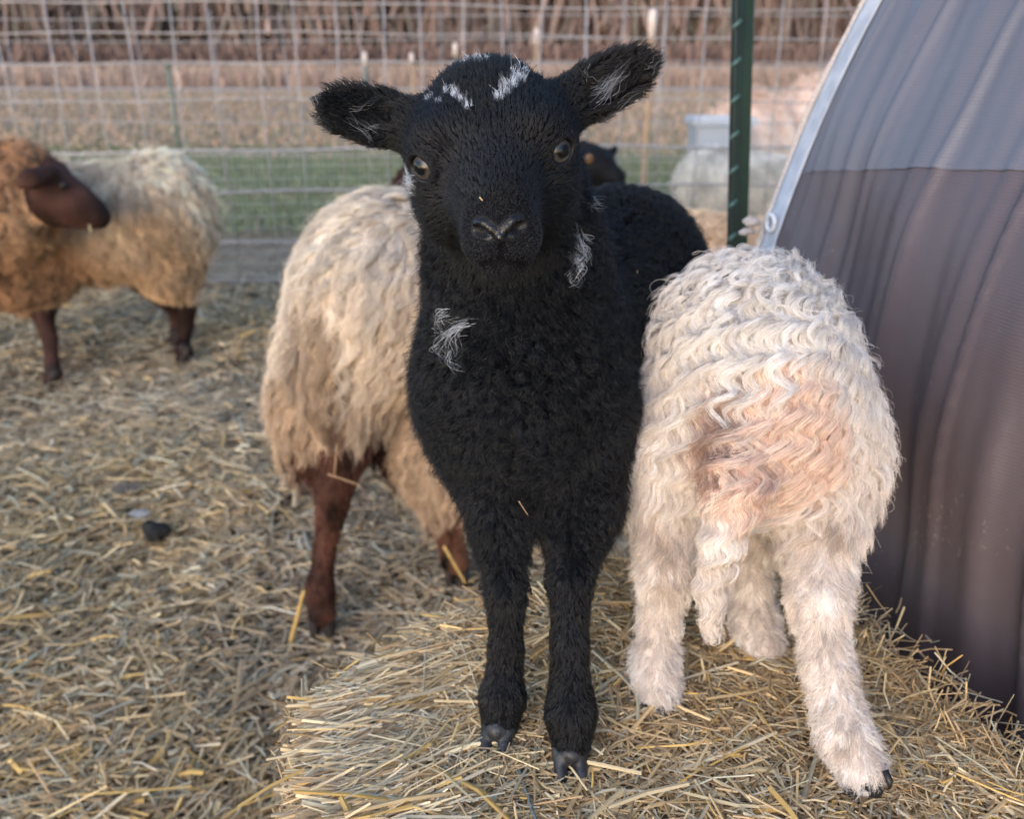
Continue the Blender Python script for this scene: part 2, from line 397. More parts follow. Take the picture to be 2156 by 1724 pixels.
STRAWM = attr_mat('straw_stems', rough=.5, spec=.35, transl=.12)
def scatter_ground():
    r = np.random.default_rng(11); n = 150000
    y = np.exp(r.uniform(math.log(.80), math.log(5.2), n)); x = r.uniform(-1, 1, n) * (.42 + .64 * y)
    k = (poly_sd(x, y) < -.005) | (y > 1.05); k &= ~((y > 3.55) & (r.random(n) < (y - 3.5) / .45) & (r.random(n) < .75)); k &= ~((x > .33 + .25 * (1.23 - y) + .05) & (y < 1.23)) ; x, y = x[k], y[k]; n = len(x)
    pt = r.random(n); L = np.where(pt < .8, r.uniform(.008, .042, n), np.minimum(r.exponential(.035, n) + .045, .17)) * (1 + .12 * y)
    W = r.uniform(.0016, .0042, n) * (1 + .2 * y) * np.where(r.random(n) < .08, 1.9, 1)
    P3 = np.stack([x, y, 0 * x], -1)
    th = snoise(P3, .9, 21) * 1.2 + r.normal(0, .95, n); D = np.stack([np.cos(th), np.sin(th), r.normal(0, .2, n)], -1)
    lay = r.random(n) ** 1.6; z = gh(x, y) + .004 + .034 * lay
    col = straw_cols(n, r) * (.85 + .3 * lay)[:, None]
    grey = np.clip(.5 + .6 * snoise(P3, .8, 33), 0, 1)[:, None]; g = col.mean(1, keepdims=True)
    col = col * (1 - .22 * grey) + (g * V(.96, .98, .96)) * .22 * grey
    dk = np.clip((y - 3.7) / .3, 0, 1)[:, None]; col = col * (1 - dk) + V(.30, .235, .165) * (.6 + .8 * r.random((n, 1))) * dk
    Vt, F, T = straws(np.stack([x, y, z], -1), D, L, W, col, seed=12, bend=.32)
    o = mesh_obj('straw_litter', Vt, F, STRAWM, tint=T, smooth=False); tag(o, kind='stuff')
    o['label'] = 'loose straw covering the floor of the pen'; o['category'] = 'straw'
scatter_ground()

def bale():
    t = thing('straw_bale', 'pressed straw bale both lambs stand on', 'straw bale', (.12, .56, 0))
    xs = np.linspace(-.21, .5, 120); ys = np.linspace(.22, .93, 120); X, Y = np.meshgrid(xs, ys)
    d = poly_sd(X, Y); Z = np.where(d > 0, bale_z(X, Y), 0)
    # snap the outside ring to the ground, sides as a skirt
    Z = np.where(d > 0, Z - .006, np.clip(ZB - .04 + d * 30, -.03, None))
    Vt = np.stack([X, Y, Z], -1).reshape(-1, 3); nx = len(xs)
    i, j = np.meshgrid(np.arange(len(ys) - 1), np.arange(nx - 1), indexing='ij'); a = (i * nx + j).ravel(); F = np.stack([a, a + 1, a + nx + 1, a + nx], 1)
    keep = (d.ravel()[F] > -.03).any(1); F = F[keep]
    m = noise_mat('bale_core', (.15, .11, .075), (.30, .24, .16), 160, .9, .2, .6)
    mesh_obj('core', Vt, F, m, t)
    r = np.random.default_rng(5); n = 95000
    x = r.uniform(-.2, .49, n); y = .24 + .67 * r.random(n) ** .9; d = poly_sd(x, y); k = d > .001; x, y, d = x[k], y[k], d[k]; n = len(x)
    pt = r.random(n); L = np.where(pt < .9, r.uniform(.003, .022, n), r.uniform(.022, .085, n)) ; W = r.uniform(.0007, .0021, n) * np.where(r.random(n) < .1, 1.7, 1)
    left = np.clip((.0 - x) / .12, 0, 1)
    th = R(22) * left + (1 - left) * R(35) * snoise(np.stack([x, y, 0 * x], -1), 4, 40) + r.normal(0, 1, n) * (.25 + .75 * (1 - left))
    D = np.stack([np.cos(th), np.sin(th), r.normal(0, .16, n)], -1)
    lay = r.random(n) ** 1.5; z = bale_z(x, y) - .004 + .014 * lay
    L = L * (1 + .9 * left); L = np.minimum(L, 2.1 * d + .020)
    w = [4, 3.5, 5, 3, 3.5, 3.4, 1.5, 3.4, 3]
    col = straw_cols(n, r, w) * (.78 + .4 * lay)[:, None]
    col = col * (1.08 + .28 * left)[:, None]; g = col.mean(1, keepdims=True); lf = (.3 * left)[:, None]; col = col * (1 - lf) + g * V(1.05, 1.0, .84) * lf
    nb = 2600; xb = r.uniform(-.18, .46, nb); yb = r.uniform(.26, .86, nb); kb = (poly_sd(xb, yb) > .006) & (r.random(nb) < np.clip(1.0 - (xb + .18) / .5, .22, 1)); xb, yb = xb[kb], yb[kb]; nb = len(xb)
    lb = np.clip((.06 - xb) / .15, 0, 1); tb = R(20) + r.normal(0, 1, nb) * (.22 + .9 * (1 - lb)); db = poly_sd(xb, yb)
    big = (np.stack([xb, yb, bale_z(xb, yb) + r.uniform(.002, .011, nb)], -1), np.stack([np.cos(tb), np.sin(tb), r.normal(0, .07, nb)], -1), np.minimum(r.uniform(.025, .10, nb), 2.2 * db + .03), r.uniform(.0020, .0042, nb), straw_cols(nb, r, [5, 2, 1, 5, 1, 2, 1.5, 1, .3]) * 1.08)
    # side straws: stick out of the rim and the flanks
    ns = 12000; e = r.integers(0, len(BALE), ns); q = r.random(ns); a0 = BALE[e]; b0 = BALE[(e + 1) % len(BALE)]; p2 = a0 + (b0 - a0) * q[:, None]
    ed = nrm(b0 - a0); out = np.stack([-ed[:, 1], ed[:, 0]], -1); zz = ZB - .02 - (ZB - .02) * r.random(ns) ** 1.8
    ths = r.normal(0, .5, ns); Ds = np.concatenate([ed * np.cos(ths)[:, None] + out * .25 * r.normal(size=(ns, 1)), np.sin(ths)[:, None] * .5], 1)
    pin = np.concatenate([p2 + out * .006, zz[:, None]], 1)
    # tufts poking up at the right rim
    nt = 520; yy = r.uniform(.46, .8, nt); xx = np.interp(yy, [.46, .6, .7, .8], [.455, .40, .352, .335]) + r.normal(0, .02, nt) - .015
    Dt = np.stack([r.normal(.15, .5, nt), r.normal(-.1, .5, nt), np.abs(r.normal(.45, .35, nt))], -1); Lt = r.uniform(.012, .045, nt)
    pt3 = np.stack([xx, yy, ZB + .004 + Lt * .25], -1)
    C = np.concatenate([big[0], np.stack([x, y, z], -1), pin, pt3]); DD = np.concatenate([big[1], D, Ds, Dt]); LL = np.concatenate([big[2], L, r.uniform(.02, .09, ns), Lt])
    WW = np.concatenate([big[3], W, r.uniform(.0012, .003, ns), r.uniform(.0009, .0022, nt)]); cc = np.concatenate([big[4], col, straw_cols(ns, r, w) * .95, straw_cols(nt, r) * 1.1])
    # the big pieces in front
    specs = [((500, 1700), (640, 1620), .0035, 6), ((560, 1600), (660, 1560), .003, 3), ((720, 1680), (740, 1724), .006, 6), ((1620, 1660), (1700, 1760), .005, 6), ((1850, 1330), (1862, 1400), .0028, 1), ((1800, 1400), (1850, 1355), .003, 0),
             ((860, 1600), (1000, 1690), .003, 3), ((1495, 1440), (1545, 1540), .003, 2), ((1720, 1500), (1740, 1590), .003, 3), ((1990, 1420), (2030, 1480), .004, 0), ((1250, 1500), (1420, 1560), .0026, 1), ((1280, 1700), (1450, 1650), .004, 3)]
    for (p, q_, w_, ci) in specs:
        a1, b1 = atz(*p, ZB + .012), atz(*q_, ZB + .014)
        C = np.vstack([C, (a1 + b1) / 2]); DD = np.vstack([DD, b1 - a1]); LL = np.append(LL, np.linalg.norm(b1 - a1)); WW = np.append(WW, w_); cc = np.vstack([cc, STRAW_COLS[ci] * 1.05])
    Vt, F, T = straws(C, DD, LL, WW, cc, seed=6, bend=.26)
    o = mesh_obj('straw', Vt, F, STRAWM, t, tint=T, smooth=False); o['kind'] = 'stuff'
    # baling twine sunk across the top
    tw = MB(); a1, b1 = atz(1075, 1560, ZB + .008), atz(1120, 1700, ZB + .008); tt = np.linspace(-.1, 1.3, 30)[:, None]
    pp = a1 + (b1 - a1) * tt; pp[:, 2] = ZB + .006; pp += rng.normal(0, .0006, pp.shape)
    tw.tube(pp, .0013, 6); tw.build('twine', noise_mat('twine_fibre', (.16, .19, .17), (.28, .30, .27), 900), t)
bale()

# ================================================================== HUT
def hut():
    t = thing('hoop_shelter', 'dark brown tarpaulin hoop shelter beside the white lamb', 'shelter', (1.5, .8, 0))
    E0 = V(.33, 1.23); ax = V(.2425, -.9701); inn = V(.9701, .2425); RR, Z0 = 1.47, .35
    def prof(s):   # s arclength from ground; straight then circle, both sides
        ang = np.clip((s - Z0) / RR, 0, math.pi); x = np.where(s < Z0, 0, RR - RR * np.cos(ang)); z = np.where(s < Z0, s, Z0 + RR * np.sin(ang))
        over = np.maximum(s - Z0 - math.pi * RR, 0); z = z - over
        nx = np.where(s < Z0, -1, -np.cos(ang)); nz = np.where(s < Z0, 0, np.sin(ang))
        return x, z, nx, nz
    S1 = Z0 * 2 + math.pi * RR
    def P(u, s, off=0.):
        x, z, nx, nz = prof(s); x = x + nx * off; z = z + nz * off
        q = E0[None] + u[:, None] * ax + x[:, None] * inn
        return np.stack([q[:, 0], q[:, 1], z], -1)
    def am_noise(u, s):
        return .010 * snoise(np.stack([u * 2.2 + .12 * s, s * .9, 0 * u], -1), 1.7, 77) + .006 * np.abs(snoise(np.stack([u * 3 + .5 * s, s * .5, 0 * u], -1), 2.2, 78))
    def folds(u, s):
        w = u * (1 + .38 * np.minimum(s, 1.6)) + .012 * np.sin(s * 2.1 + 1)
        d = np.zeros_like(u)
        rr = np.random.default_rng(3)
        for c, wd, am, fo in ((.085, .008, .012, 1), (.15, .014, .010, .8), (.235, .009, .016, 1), (.33, .02, .008, .6), (.385, .008, .013, 1), (.47, .012, .012, 1), (.545, .007, .014, 1), (.60, .02, .008, .8), (.70, .012, .018, 1), (.83, .010, .014, 1), (.95, .02, .014, 1), (1.1, .02, .015, 1), (1.25, .03, .014, 1)):
            cc = c + .018 * np.sin(s * 2.3 + c * 40) ; k = np.exp(-((w - cc) / wd) ** 2)
            fade = .45 + .55 * np.sin(s * 1.7 + c * 23) ** 2
            d += am * k * fade
        d += .0018 * np.sin(w * 62 + 2 * np.sin(s * 3)) * (.5 + .5 * np.sin(s * 4 + w * 9)) + .0015 * np.sin(w * 150 + s * 11)
        Pn = np.stack([u * 1.5, s * .35, 0 * u], -1); d += .008 * snoise(Pn, 1.5, 61) + .0022 * snoise(Pn, 9, 62)
        sagn = .006 * np.cos(s * 7.5)
        return d * .48 + .80 * (am_noise(u, s)) + sagn + .0035 * snoise(np.stack([u * 5 + s * 2.5, s * 2 - u, 0 * u], -1), 1.6, 91)
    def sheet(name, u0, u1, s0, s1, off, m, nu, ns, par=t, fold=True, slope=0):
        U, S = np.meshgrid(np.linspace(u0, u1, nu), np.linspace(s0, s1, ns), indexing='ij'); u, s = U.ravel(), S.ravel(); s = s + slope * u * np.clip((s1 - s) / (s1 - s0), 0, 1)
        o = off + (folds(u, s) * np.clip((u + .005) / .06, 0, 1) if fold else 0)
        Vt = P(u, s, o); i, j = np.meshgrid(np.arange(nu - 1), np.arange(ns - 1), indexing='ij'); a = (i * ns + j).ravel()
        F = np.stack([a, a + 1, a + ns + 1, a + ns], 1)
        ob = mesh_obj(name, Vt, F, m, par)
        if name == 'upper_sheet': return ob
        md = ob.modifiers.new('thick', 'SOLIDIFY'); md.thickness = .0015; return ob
    def tarpm(name, c1, c2, rough):
        m = noise_mat(name, c1, c2, 3.0, rough, .5, .1, stretch=(1, 1, .5)); b = m.node_tree.nodes['Principled BSDF']
        tc = m.node_tree.nodes['Texture Coordinate']
        w = nd(m, 'ShaderNodeTexWave', wave_type='BANDS', bands_direction='Z'); w.inputs['Scale'].default_value = 95; w.inputs['Distortion'].default_value = 1.5; w.inputs['Detail'].default_value = 3
        lk(m, tc.outputs['Object'], w.inputs[0]); n = nd(m, 'ShaderNodeTexNoise'); n.inputs['Scale'].default_value = 14; n.inputs['Detail'].default_value = 7; lk(m, tc.outputs['Object'], n.inputs['Vector'])
        bp = nd(m, 'ShaderNodeBump'); bp.inputs['Strength'].default_value = .12; bp.inputs['Distance'].default_value = .002; lk(m, w.outputs[0], bp.inputs['Height'])
        b2 = nd(m, 'ShaderNodeBump'); b2.inputs['Strength'].default_value = .3; b2.inputs['Distance'].default_value = .012; lk(m, n.outputs[0], b2.inputs['Height']); lk(m, bp.outputs[0], b2.inputs['Normal']); lk(m, b2.outputs[0], b.inputs['Normal'])
        vo = nd(m, 'ShaderNodeTexNoise'); vo.inputs['Scale'].default_value = 150; vo.inputs['Detail'].default_value = 3; lk(m, tc.outputs['Object'], vo.inputs['Vector'])
        n9 = nd(m, 'ShaderNodeTexNoise'); n9.inputs['Scale'].default_value = 5; lk(m, tc.outputs['Object'], n9.inputs['Vector'])
        ml = nd(m, 'ShaderNodeMath', operation='MULTIPLY'); lk(m, vo.outputs[0], ml.inputs[0]); lk(m, n9.outputs[0], ml.inputs[1])
        sr_ = nd(m, 'ShaderNodeMapRange'); sr_.inputs[1].default_value = .40; sr_.inputs[2].default_value = .45; sr_.inputs[4].default_value = .35; lk(m, ml.outputs[0], sr_.inputs[0])
        mx_ = nd(m, 'ShaderNodeMixRGB'); mx_.inputs[2].default_value = (.30, .27, .25, 1); lk(m, sr_.outputs[0], mx_.inputs[0]); lk(m, b.inputs['Base Color'].links[0].from_socket, mx_.inputs[1]); lk(m, mx_.outputs[0], b.inputs['Base Color'])
        mr = nd(m, 'ShaderNodeMapRange'); mr.inputs[3].default_value = rough - .1; mr.inputs[4].default_value = rough + .15; lk(m, n.outputs[0], mr.inputs[0]); lk(m, mr.outputs[0], b.inputs['Roughness'])
        return m
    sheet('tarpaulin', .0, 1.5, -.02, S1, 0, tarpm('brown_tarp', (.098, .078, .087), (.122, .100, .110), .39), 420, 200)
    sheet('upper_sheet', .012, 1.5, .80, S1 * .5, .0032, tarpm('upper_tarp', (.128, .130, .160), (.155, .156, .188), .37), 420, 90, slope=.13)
    hm = noise_mat('hem_cloth', (.34, .38, .45), (.50, .54, .61), 30, .6, .5, .15)
    sheet('hem', -.030, .006, 0, S1 * .6, .005, hm, 6, 140, fold=False)
    rp = MB(); s = np.linspace(.0, S1 * .6, 160); rp.tube(P(np.full(160, -.034), s, .006 + .002 * np.sin(s * 30)), .0048, 7)
    rp.build('edge_rope', noise_mat('rope_cotton', (.42, .36, .33), (.62, .56, .52), 300), t)
    # hoop pipes under the cover and a tied eyelet
    for k, u in enumerate((.03, .75, 1.45)):
        hp = MB(); s = np.linspace(0, S1, 80); hp.tube(P(np.full(80, u), s, -.03), .012, 8); hp.build('hoop_pipe', mat('hoop_metal', (.35, .36, .38), .4, .5, .9), t)
    c = P(np.array([-.012]), np.array([.728]), .012)[0]
    kn = MB(); an = np.linspace(0, 6.283, 20)
    side = V(.2425, -.9701, 0); ring = c + .011 * (np.cos(an)[:, None] * side + np.sin(an)[:, None] * V(0, 0, 1)); kn.tube(ring, .0035, 6, False)
    kn.build('eyelet', mat('white_plastic', (.7, .72, .75), .3), t)
    kb = MB(); 
    for q in range(3): pc = c + V(-.03, .004, .004 - .006 * q) + rng.normal(0, .003, 3); kb.tube([pc - V(.008, 0, .002), pc, pc + V(.014, 0, .0)], [.0025, .0058, .003], 8)
    kb.build('rope_knot', bpy.data.materials['rope_cotton'], t)
    bt = MB(); pc = P(np.array([.235]), np.array([1.05]), .008)[0]; bt.tube([pc - V(.006, .002, .004), pc, pc + V(.006, 0, .005)], [.002, .0065, .003], 8); bt.build('tie_button', bpy.data.materials['rope_cotton'], t)
    return t
hut()

def tpost():
    b = atz(1552, 640, .0); x0, y0 = .372, 1.47
    t = thing('fence_post', 'dark green studded steel post left of the shelter', 'post', (x0, y0, 0), None)
    m = noise_mat('green_enamel', (.004, .020, .014), (.009, .032, .021), 25, .4, .5, .1)
    pa, pb = aty(1565, 0, y0), aty(1552, 528, y0); top = pb + (pa - pb) * ((1.5 - pb[2]) / (pa[2] - pb[2])); bot = pb + (pa - pb) * ((-.05 - pb[2]) / (pa[2] - pb[2])); ax = nrm(top - bot)
    sb = MB(); c = (top + bot) / 2; L = np.linalg.norm(top - bot)
    fr = np.array([nrm(V(1, .25, 0)), nrm(V(-.25, 1, 0)), ax])
    sb.box(c + fr[0] * .0055, (.024, .006, L), fr)
    o = sb.build('flange', m, t, smooth=False); bv = o.modifiers.new('b', 'BEVEL'); bv.width = .001
    sb = MB(); sb.box(c - fr[0] * .0120 - fr[1] * .004, (.0110, .016, L), fr); o = sb.build('stem', noise_mat('dark_enamel', (.003, .013, .013), (.006, .022, .021), 25, .4, .5, .1), t, smooth=False); bv = o.modifiers.new('b', 'BEVEL'); bv.width = .001
    z = .35; sm = mat('stud_worn', (.06, .12, .11), .35)
    while z < 1.45:
        st = MB(); p = bot + ax * (z + .05) - fr[1] * .012
        st.tube([p + V(-.021, -.004, -.007), p + V(-.009, -.004, .005)], .0036, 6); st.build('stud', sm, t); z += .0535
tpost()

# ================================================================== FENCES
def wire_mat(): return noise_mat('galvanised_wire', (.34, .32, .32), (.46, .44, .44), 40, .45, .5, .1, metal=.2)
WM = wire_mat()
def fence():
    t = thing('wire_fence', 'galvanised stock panel fence running behind the sheep', 'fence', (0, 3.9, 0))
    r = np.random.default_rng(2)
    def pt(x, z): return V(x, 3.9 + .05 * x + .02 * math.sin(x * 2), z + .012 * math.sin(x * 1.3 + z * 3))
    hz = MB()
    for z, rr_ in ((.03, .0055), (.19, .0055), (.40, .0055), (.565, .0060), (.76, .0032), (.90, .0030), (1.01, .0030), (1.12, .0034), (1.33, .0030)):
        xs = np.linspace(-3.6, 3.6, 40); hz.tube([pt(x, z + .004 * math.sin(x * 7 + z * 20)) for x in xs], rr_, 5)
    hz.build('horizontal_wire', WM, t)
    vt = MB(); x = -3.5
    while x < 3.5:
        xx = x + r.normal(0, .008); vt.tube([pt(xx, 0) , pt(xx + r.normal(0, .006), .7), pt(xx + r.normal(0, .012), 1.36)], .0030, 5); x += .165
    vt.build('vertical_wire', WM, t)
    fm = MB(); x = -2.6
    while x < 2.6:
        fm.tube([pt(x, 0) + V(0, .012, 0), pt(x, .56) + V(0, .012, 0)], .0019, 3, False); x += .021
    for z in np.arange(.05, .56, .05): fm.tube([pt(q, z) + V(0, .012, 0) for q in np.linspace(-2.6, 2.6, 12)], .0015, 3, False)
    fm.build('fine_mesh', mat('netting_grey', (.52, .54, .48), .5), t)
    t = thing('wire_fence', 'second thinner wire fence farther out across the green grass', 'fence', (0, 6.3, 0))
    hz = MB()
    for z in (.05, .28, .5, .72, .88, 1.02, 1.16): hz.tube([V(x, 6.3 - .08 * x, z + .01 * math.sin(x + z)) for x in np.linspace(-5, 5, 20)], .0035, 4)
    hz.build('horizontal_wire', WM, t)
    vt = MB(); x = -5
    while x < 5: xx = x + r.normal(0, .02); vt.tube([V(xx, 6.3 - .08 * xx, 0), V(xx + r.normal(0, .03), 6.3 - .08 * xx, 1.2)], .0030, 4); x += .5
    vt.build('vertical_wire', WM, t)
fence()
POSTM = noise_mat('weathered_wood', (.34, .22, .13), (.5, .34, .22), 20, .7, .3, .3, stretch=(6, 6, 1))
CAPM = mat('cap_plastic', (.72, .60, .54), .35)
GPM = noise_mat('old_green_steel', (.12, .15, .12), (.2, .23, .18), 20, .5)
for (px, ytop, d, capl, m, lab, rr) in ((1375, 15, 5.0, .15, POSTM, 'tallest pale capped post, seen just right of the black lamb\'s raised ear', .017),
                                   (1130, 58, 8.5, .14, POSTM, 'post with white cap above the black lamb\'s head, second from the right', .018),
                                   (958, 88, 10.5, .14, GPM, 'post with white cap straight above the black lamb\'s forehead', .02),
                                   (866, 110, 11.5, .14, POSTM, 'post with white cap above the black lamb\'s left temple', .022),
                                   (767, 108, 10.0, .14, GPM, 'post with white cap right of the drooping ear, leftmost of the capped ones', .02),
                                   (352, 128, 7.9, .05, GPM, 'greenish bare post above the cream and brown sheep', .022)):
    p = aty(px, ytop, d); t = thing('fence_post', lab, 'post', (p[0], d, 0), 'posts of the far fence')
    b = MB(); b.tube([V(p[0], d, -.05), V(p[0], d, p[2] - capl)], [rr, rr * .9], 8); b.build('shaft', m, t)
    b = MB(); b.tube([V(p[0], d, p[2] - capl), V(p[0], d, p[2] - .02), V(p[0], d, p[2])], [rr * 1.25, rr * 1.3, rr * .6], 10); b.build('cap', CAPM if capl > .1 else GPM, t)

# ================================================================== BACKGROUND
def brush():
    r = np.random.default_rng(17)
    def blades(name, label, cat, n, xr, yr, hr, wd, cols, lean=.2, seed=1, zoff=None):
        x = r.uniform(*xr, n); y = r.uniform(*yr, n); h = r.uniform(*hr, n)
        x = x * (y / yr[1]); D = np.stack([r.normal(0, lean, n), r.normal(0, lean, n), np.ones(n)], -1)
        z = gh(x, y) + h / 2 + (0 if zoff is None else zoff(r, n))
        c = np.array(cols)[r.integers(0, len(cols), n)] * np.exp(r.normal(0, .13, (n, 1)))
        Vt, F, T = straws(np.stack([x, y, z], -1), D, h, np.full(n, wd) * r.uniform(.6, 1.4, n), c, seed=seed, bend=.2)
        o = mesh_obj(name, Vt, F, attr_mat(name + '_stems', rough=.8, spec=.2, transl=.15), tint=T, smooth=False)
        tag(o, label, cat, kind='stuff'); return o
    blades('grass', 'short green pasture grass beyond the pen', 'grass', 30000, (-6, 6), (5.0, 9.6), (.03, .10), .012, [(.18, .235, .095), (.23, .265, .125), (.31, .29, .17), (.16, .21, .085)], .5, 2)
    blades('dry_grass', 'dry tan grass of the open field', 'grass', 26000, (-16, 16), (8.6, 24), (.03, .11), .03, [(.52, .37, .25), (.43, .33, .23), (.60, .40, .28), (.36, .31, .20)], .4, 3)
    blades('reeds', 'pale pinkish dry grass at the far edge of the field', 'grass', 14000, (-24, 24), (27, 36), (.2, .6), .06, [(.54, .38, .29), (.50, .36, .28), (.46, .34, .26)], .25, 4)
    blades('undergrowth', 'rust brown undergrowth along the wood', 'undergrowth', 12000, (-30, 30), (36, 40), (.3, 1.3), .12, [(.27, .175, .14), (.24, .16, .13), (.31, .21, .165)], .3, 5)
    blades('woodland', 'blurred leafless brown wood behind the field', 'woodland', 34000, (-48, 48), (40, 58), (1.0, 6.0), .21, [(.30, .21, .18), (.34, .24, .20), (.25, .18, .155), (.36, .26, .22), (.23, .195, .16)], .22, 6, zoff=lambda r, n: r.uniform(0, 5, n))
brush()
def trees():
    r = np.random.default_rng(8); m = noise_mat('bark', (.24, .18, .155), (.31, .24, .205), 4, .9, .1, .4)
    for i in range(14):
        px = -60 + i * 172 + r.uniform(-50, 50); d = r.uniform(38, 42); p = aty(px, 120, d); x = p[0]
        side = ['far left', 'left', 'centre', 'right'][min(3, int(max(px, 0) / 540))]
        t = thing('tree', 'leafless brown tree at the edge of the far wood', 'tree', (x, d, gh(np.array([x]), np.array([d]))[0]), 'trees at the edge of the wood')
        b = MB(); h = r.uniform(7, 10); zz = np.linspace(-.2, h, 8); dx = np.cumsum(r.normal(0, .12, 8)); b.tube(np.stack([x + dx, d + 0 * dx, zz], -1), np.linspace(r.uniform(.1, .2), .03, 8), 7); b.build('trunk', m, t)
        c = MB()
        for k in range(70):
            z0 = r.uniform(.8, h); q0 = V(x + np.interp(z0, zz, dx), d, z0); a = r.uniform(0, 6.28); ln = r.uniform(.6, 2.2) * (1.1 - z0 / h * .5)
            q1 = q0 + ln * .5 * V(math.cos(a), math.sin(a), .5); q2 = q1 + ln * .5 * V(math.cos(a + .3), math.sin(a + .3), .9)
            c.tube([q0, q1, q2], [.035, .022, .008], 4, False)
            for kk in range(4): c.tube([q1, q1 + r.normal(0, .35, 3) + V(0, 0, .3)], [.012, .005], 3, False)
        c.build('crown', m, t)
trees()
def mound(name, label, cx, cy, rx, ry, h, seed):
    t = thing(name, label, 'hay heap', (cx, cy, 0), 'heaps of pale hay beyond the fence'); r = np.random.default_rng(seed)
    a = np.linspace(0, 6.283, 40, endpoint=False); q = np.linspace(0, 1, 14); Q, A = np.meshgrid(q, a, indexing='ij')
    rr = 1 + .12 * np.sin(3 * A + seed) + .06 * np.sin(7 * A); X = cx + rx * Q * np.cos(A) * rr; Y = cy + ry * Q * np.sin(A) * rr; Z = h * np.sqrt(np.clip(1 - Q ** 2.4, 0, 1)) - .03
    Z += .02 * np.sin(9 * X) * np.cos(11 * Y); Vt = np.stack([X, Y, Z], -1).reshape(-1, 3); n = 40
    F = np.array([(i * n + j, i * n + (j + 1) % n, (i + 1) * n + (j + 1) % n, (i + 1) * n + j) for i in range(13) for j in range(n)])
    mesh_obj('heap', Vt, F, noise_mat('heap_hay', (.80, .56, .43), (.92, .72, .58), 12), t)
    k = r.integers(0, len(Vt), 1500); C = Vt[k] + r.normal(0, .02, (1500, 3)); D = r.normal(size=(1500, 3)) * V(1, 1, .4)
    c = np.array([(.90, .66, .51), (.80, .57, .43), (.92, .74, .60)])[r.integers(0, 3, 1500)]
    v, f, T = straws(C, D, r.uniform(.05, .18, 1500), r.uniform(.004, .012, 1500), c, seed=seed); o = mesh_obj('loose_hay', v, f, STRAWM, t, tint=T, smooth=False); o['kind'] = 'stuff'
p = aty(1580, 300, 7.6); mound('hay_heap', 'pale hay heap partly behind the green studded post', p[0], 7.6, .44, .5, .64, 1)
p = aty(1700, 300, 8.0); mound('hay_heap', 'pale pink hay heap against the shelter\'s left edge', p[0] + .1, 8.0, .50, .5, .78, 2)
def tub():
    p = aty(1495, 300, 6.9); t = thing('water_tub', 'light grey rectangular tub left of the green post', 'tub', (p[0], 6.9, 0))
    b = MB(); m = mat('tub_plastic', (.42, .44, .48), .4); zc = .24
    b.box((p[0] + .06, 6.9, zc - .02), (.40, .34, .46)); b.build('basin', m, t, smooth=False)
    b = MB()
    for dx, dy, sx, sy in ((0, -.18, .46, .04), (0, .18, .46, .04), (-.21, 0, .04, .32), (.21, 0, .04, .32)): b.box((p[0] + .06 + dx, 6.9 + dy, .478), (sx, sy, .045))
    b.build('rim', mat('tub_rim', (.55, .57, .62), .4), t, smooth=False)
tub()

# ================================================================== ANIMALS: shared bits
EYE_M = {}
def eye_mat(name, iris, dark=(.004, .004, .005), dirv=None, pup=(.55, .30)):
    """iris + horizontal pupil laid out in the eyeball's own coordinates (z = gaze, x = along the lid)"""
    m = mat(name, (.01, .01, .01), .16, .4); b = m.node_tree.nodes['Principled BSDF']; b.inputs['Coat Weight'].default_value = .15; b.inputs['Coat Roughness'].default_value = .03
    tc = nd(m, 'ShaderNodeTexCoord'); sp = nd(m, 'ShaderNodeSeparateXYZ'); lk(m, tc.outputs['Object'], sp.inputs[0])
    def mth(op, a, bb=None, c=None):
        n = nd(m, 'ShaderNodeMath', operation=op)
        for i, v in enumerate((a, bb, c)):
            if v is None: continue
            if isinstance(v, (int, float)): n.inputs[i].default_value = v
            else: lk(m, v, n.inputs[i])
        return n.outputs[0]
    x, y = sp.outputs['X'], sp.outputs['Y']
    rr = mth('SQRT', mth('ADD', mth('MULTIPLY', x, x), mth('MULTIPLY', y, y)))
    pr = mth('ADD', mth('POWER', mth('ABSOLUTE', mth('DIVIDE', x, pup[0])), 2.6), mth('POWER', mth('ABSOLUTE', mth('DIVIDE', y, pup[1])), 2.6))
    mr = nd(m, 'ShaderNodeMapRange'); mr.inputs[1].default_value = .6; mr.inputs[2].default_value = 1.7; lk(m, pr, mr.inputs[0])
    m2 = nd(m, 'ShaderNodeMapRange'); m2.inputs[1].default_value = .74; m2.inputs[2].default_value = .88; m2.inputs[3].default_value = 1; m2.inputs[4].default_value = 0; lk(m, rr, m2.inputs[0])
    ns = nd(m, 'ShaderNodeTexNoise'); ns.inputs['Scale'].default_value = 9; lk(m, tc.outputs['Object'], ns.inputs['Vector'])
    r = nd(m, 'ShaderNodeValToRGB'); r.color_ramp.elements[0].color = (*[c * .6 for c in iris], 1); r.color_ramp.elements[1].color = (*iris, 1); lk(m, ns.outputs[0], r.inputs[0])
    mx = nd(m, 'ShaderNodeMixRGB'); lk(m, mth('MULTIPLY', mr.outputs[0], m2.outputs[0]), mx.inputs[0]); mx.inputs[1].default_value = (*dark, 1); lk(m, r.outputs[0], mx.inputs[2]); lk(m, mx.outputs[0], b.inputs['Base Color'])
    return m
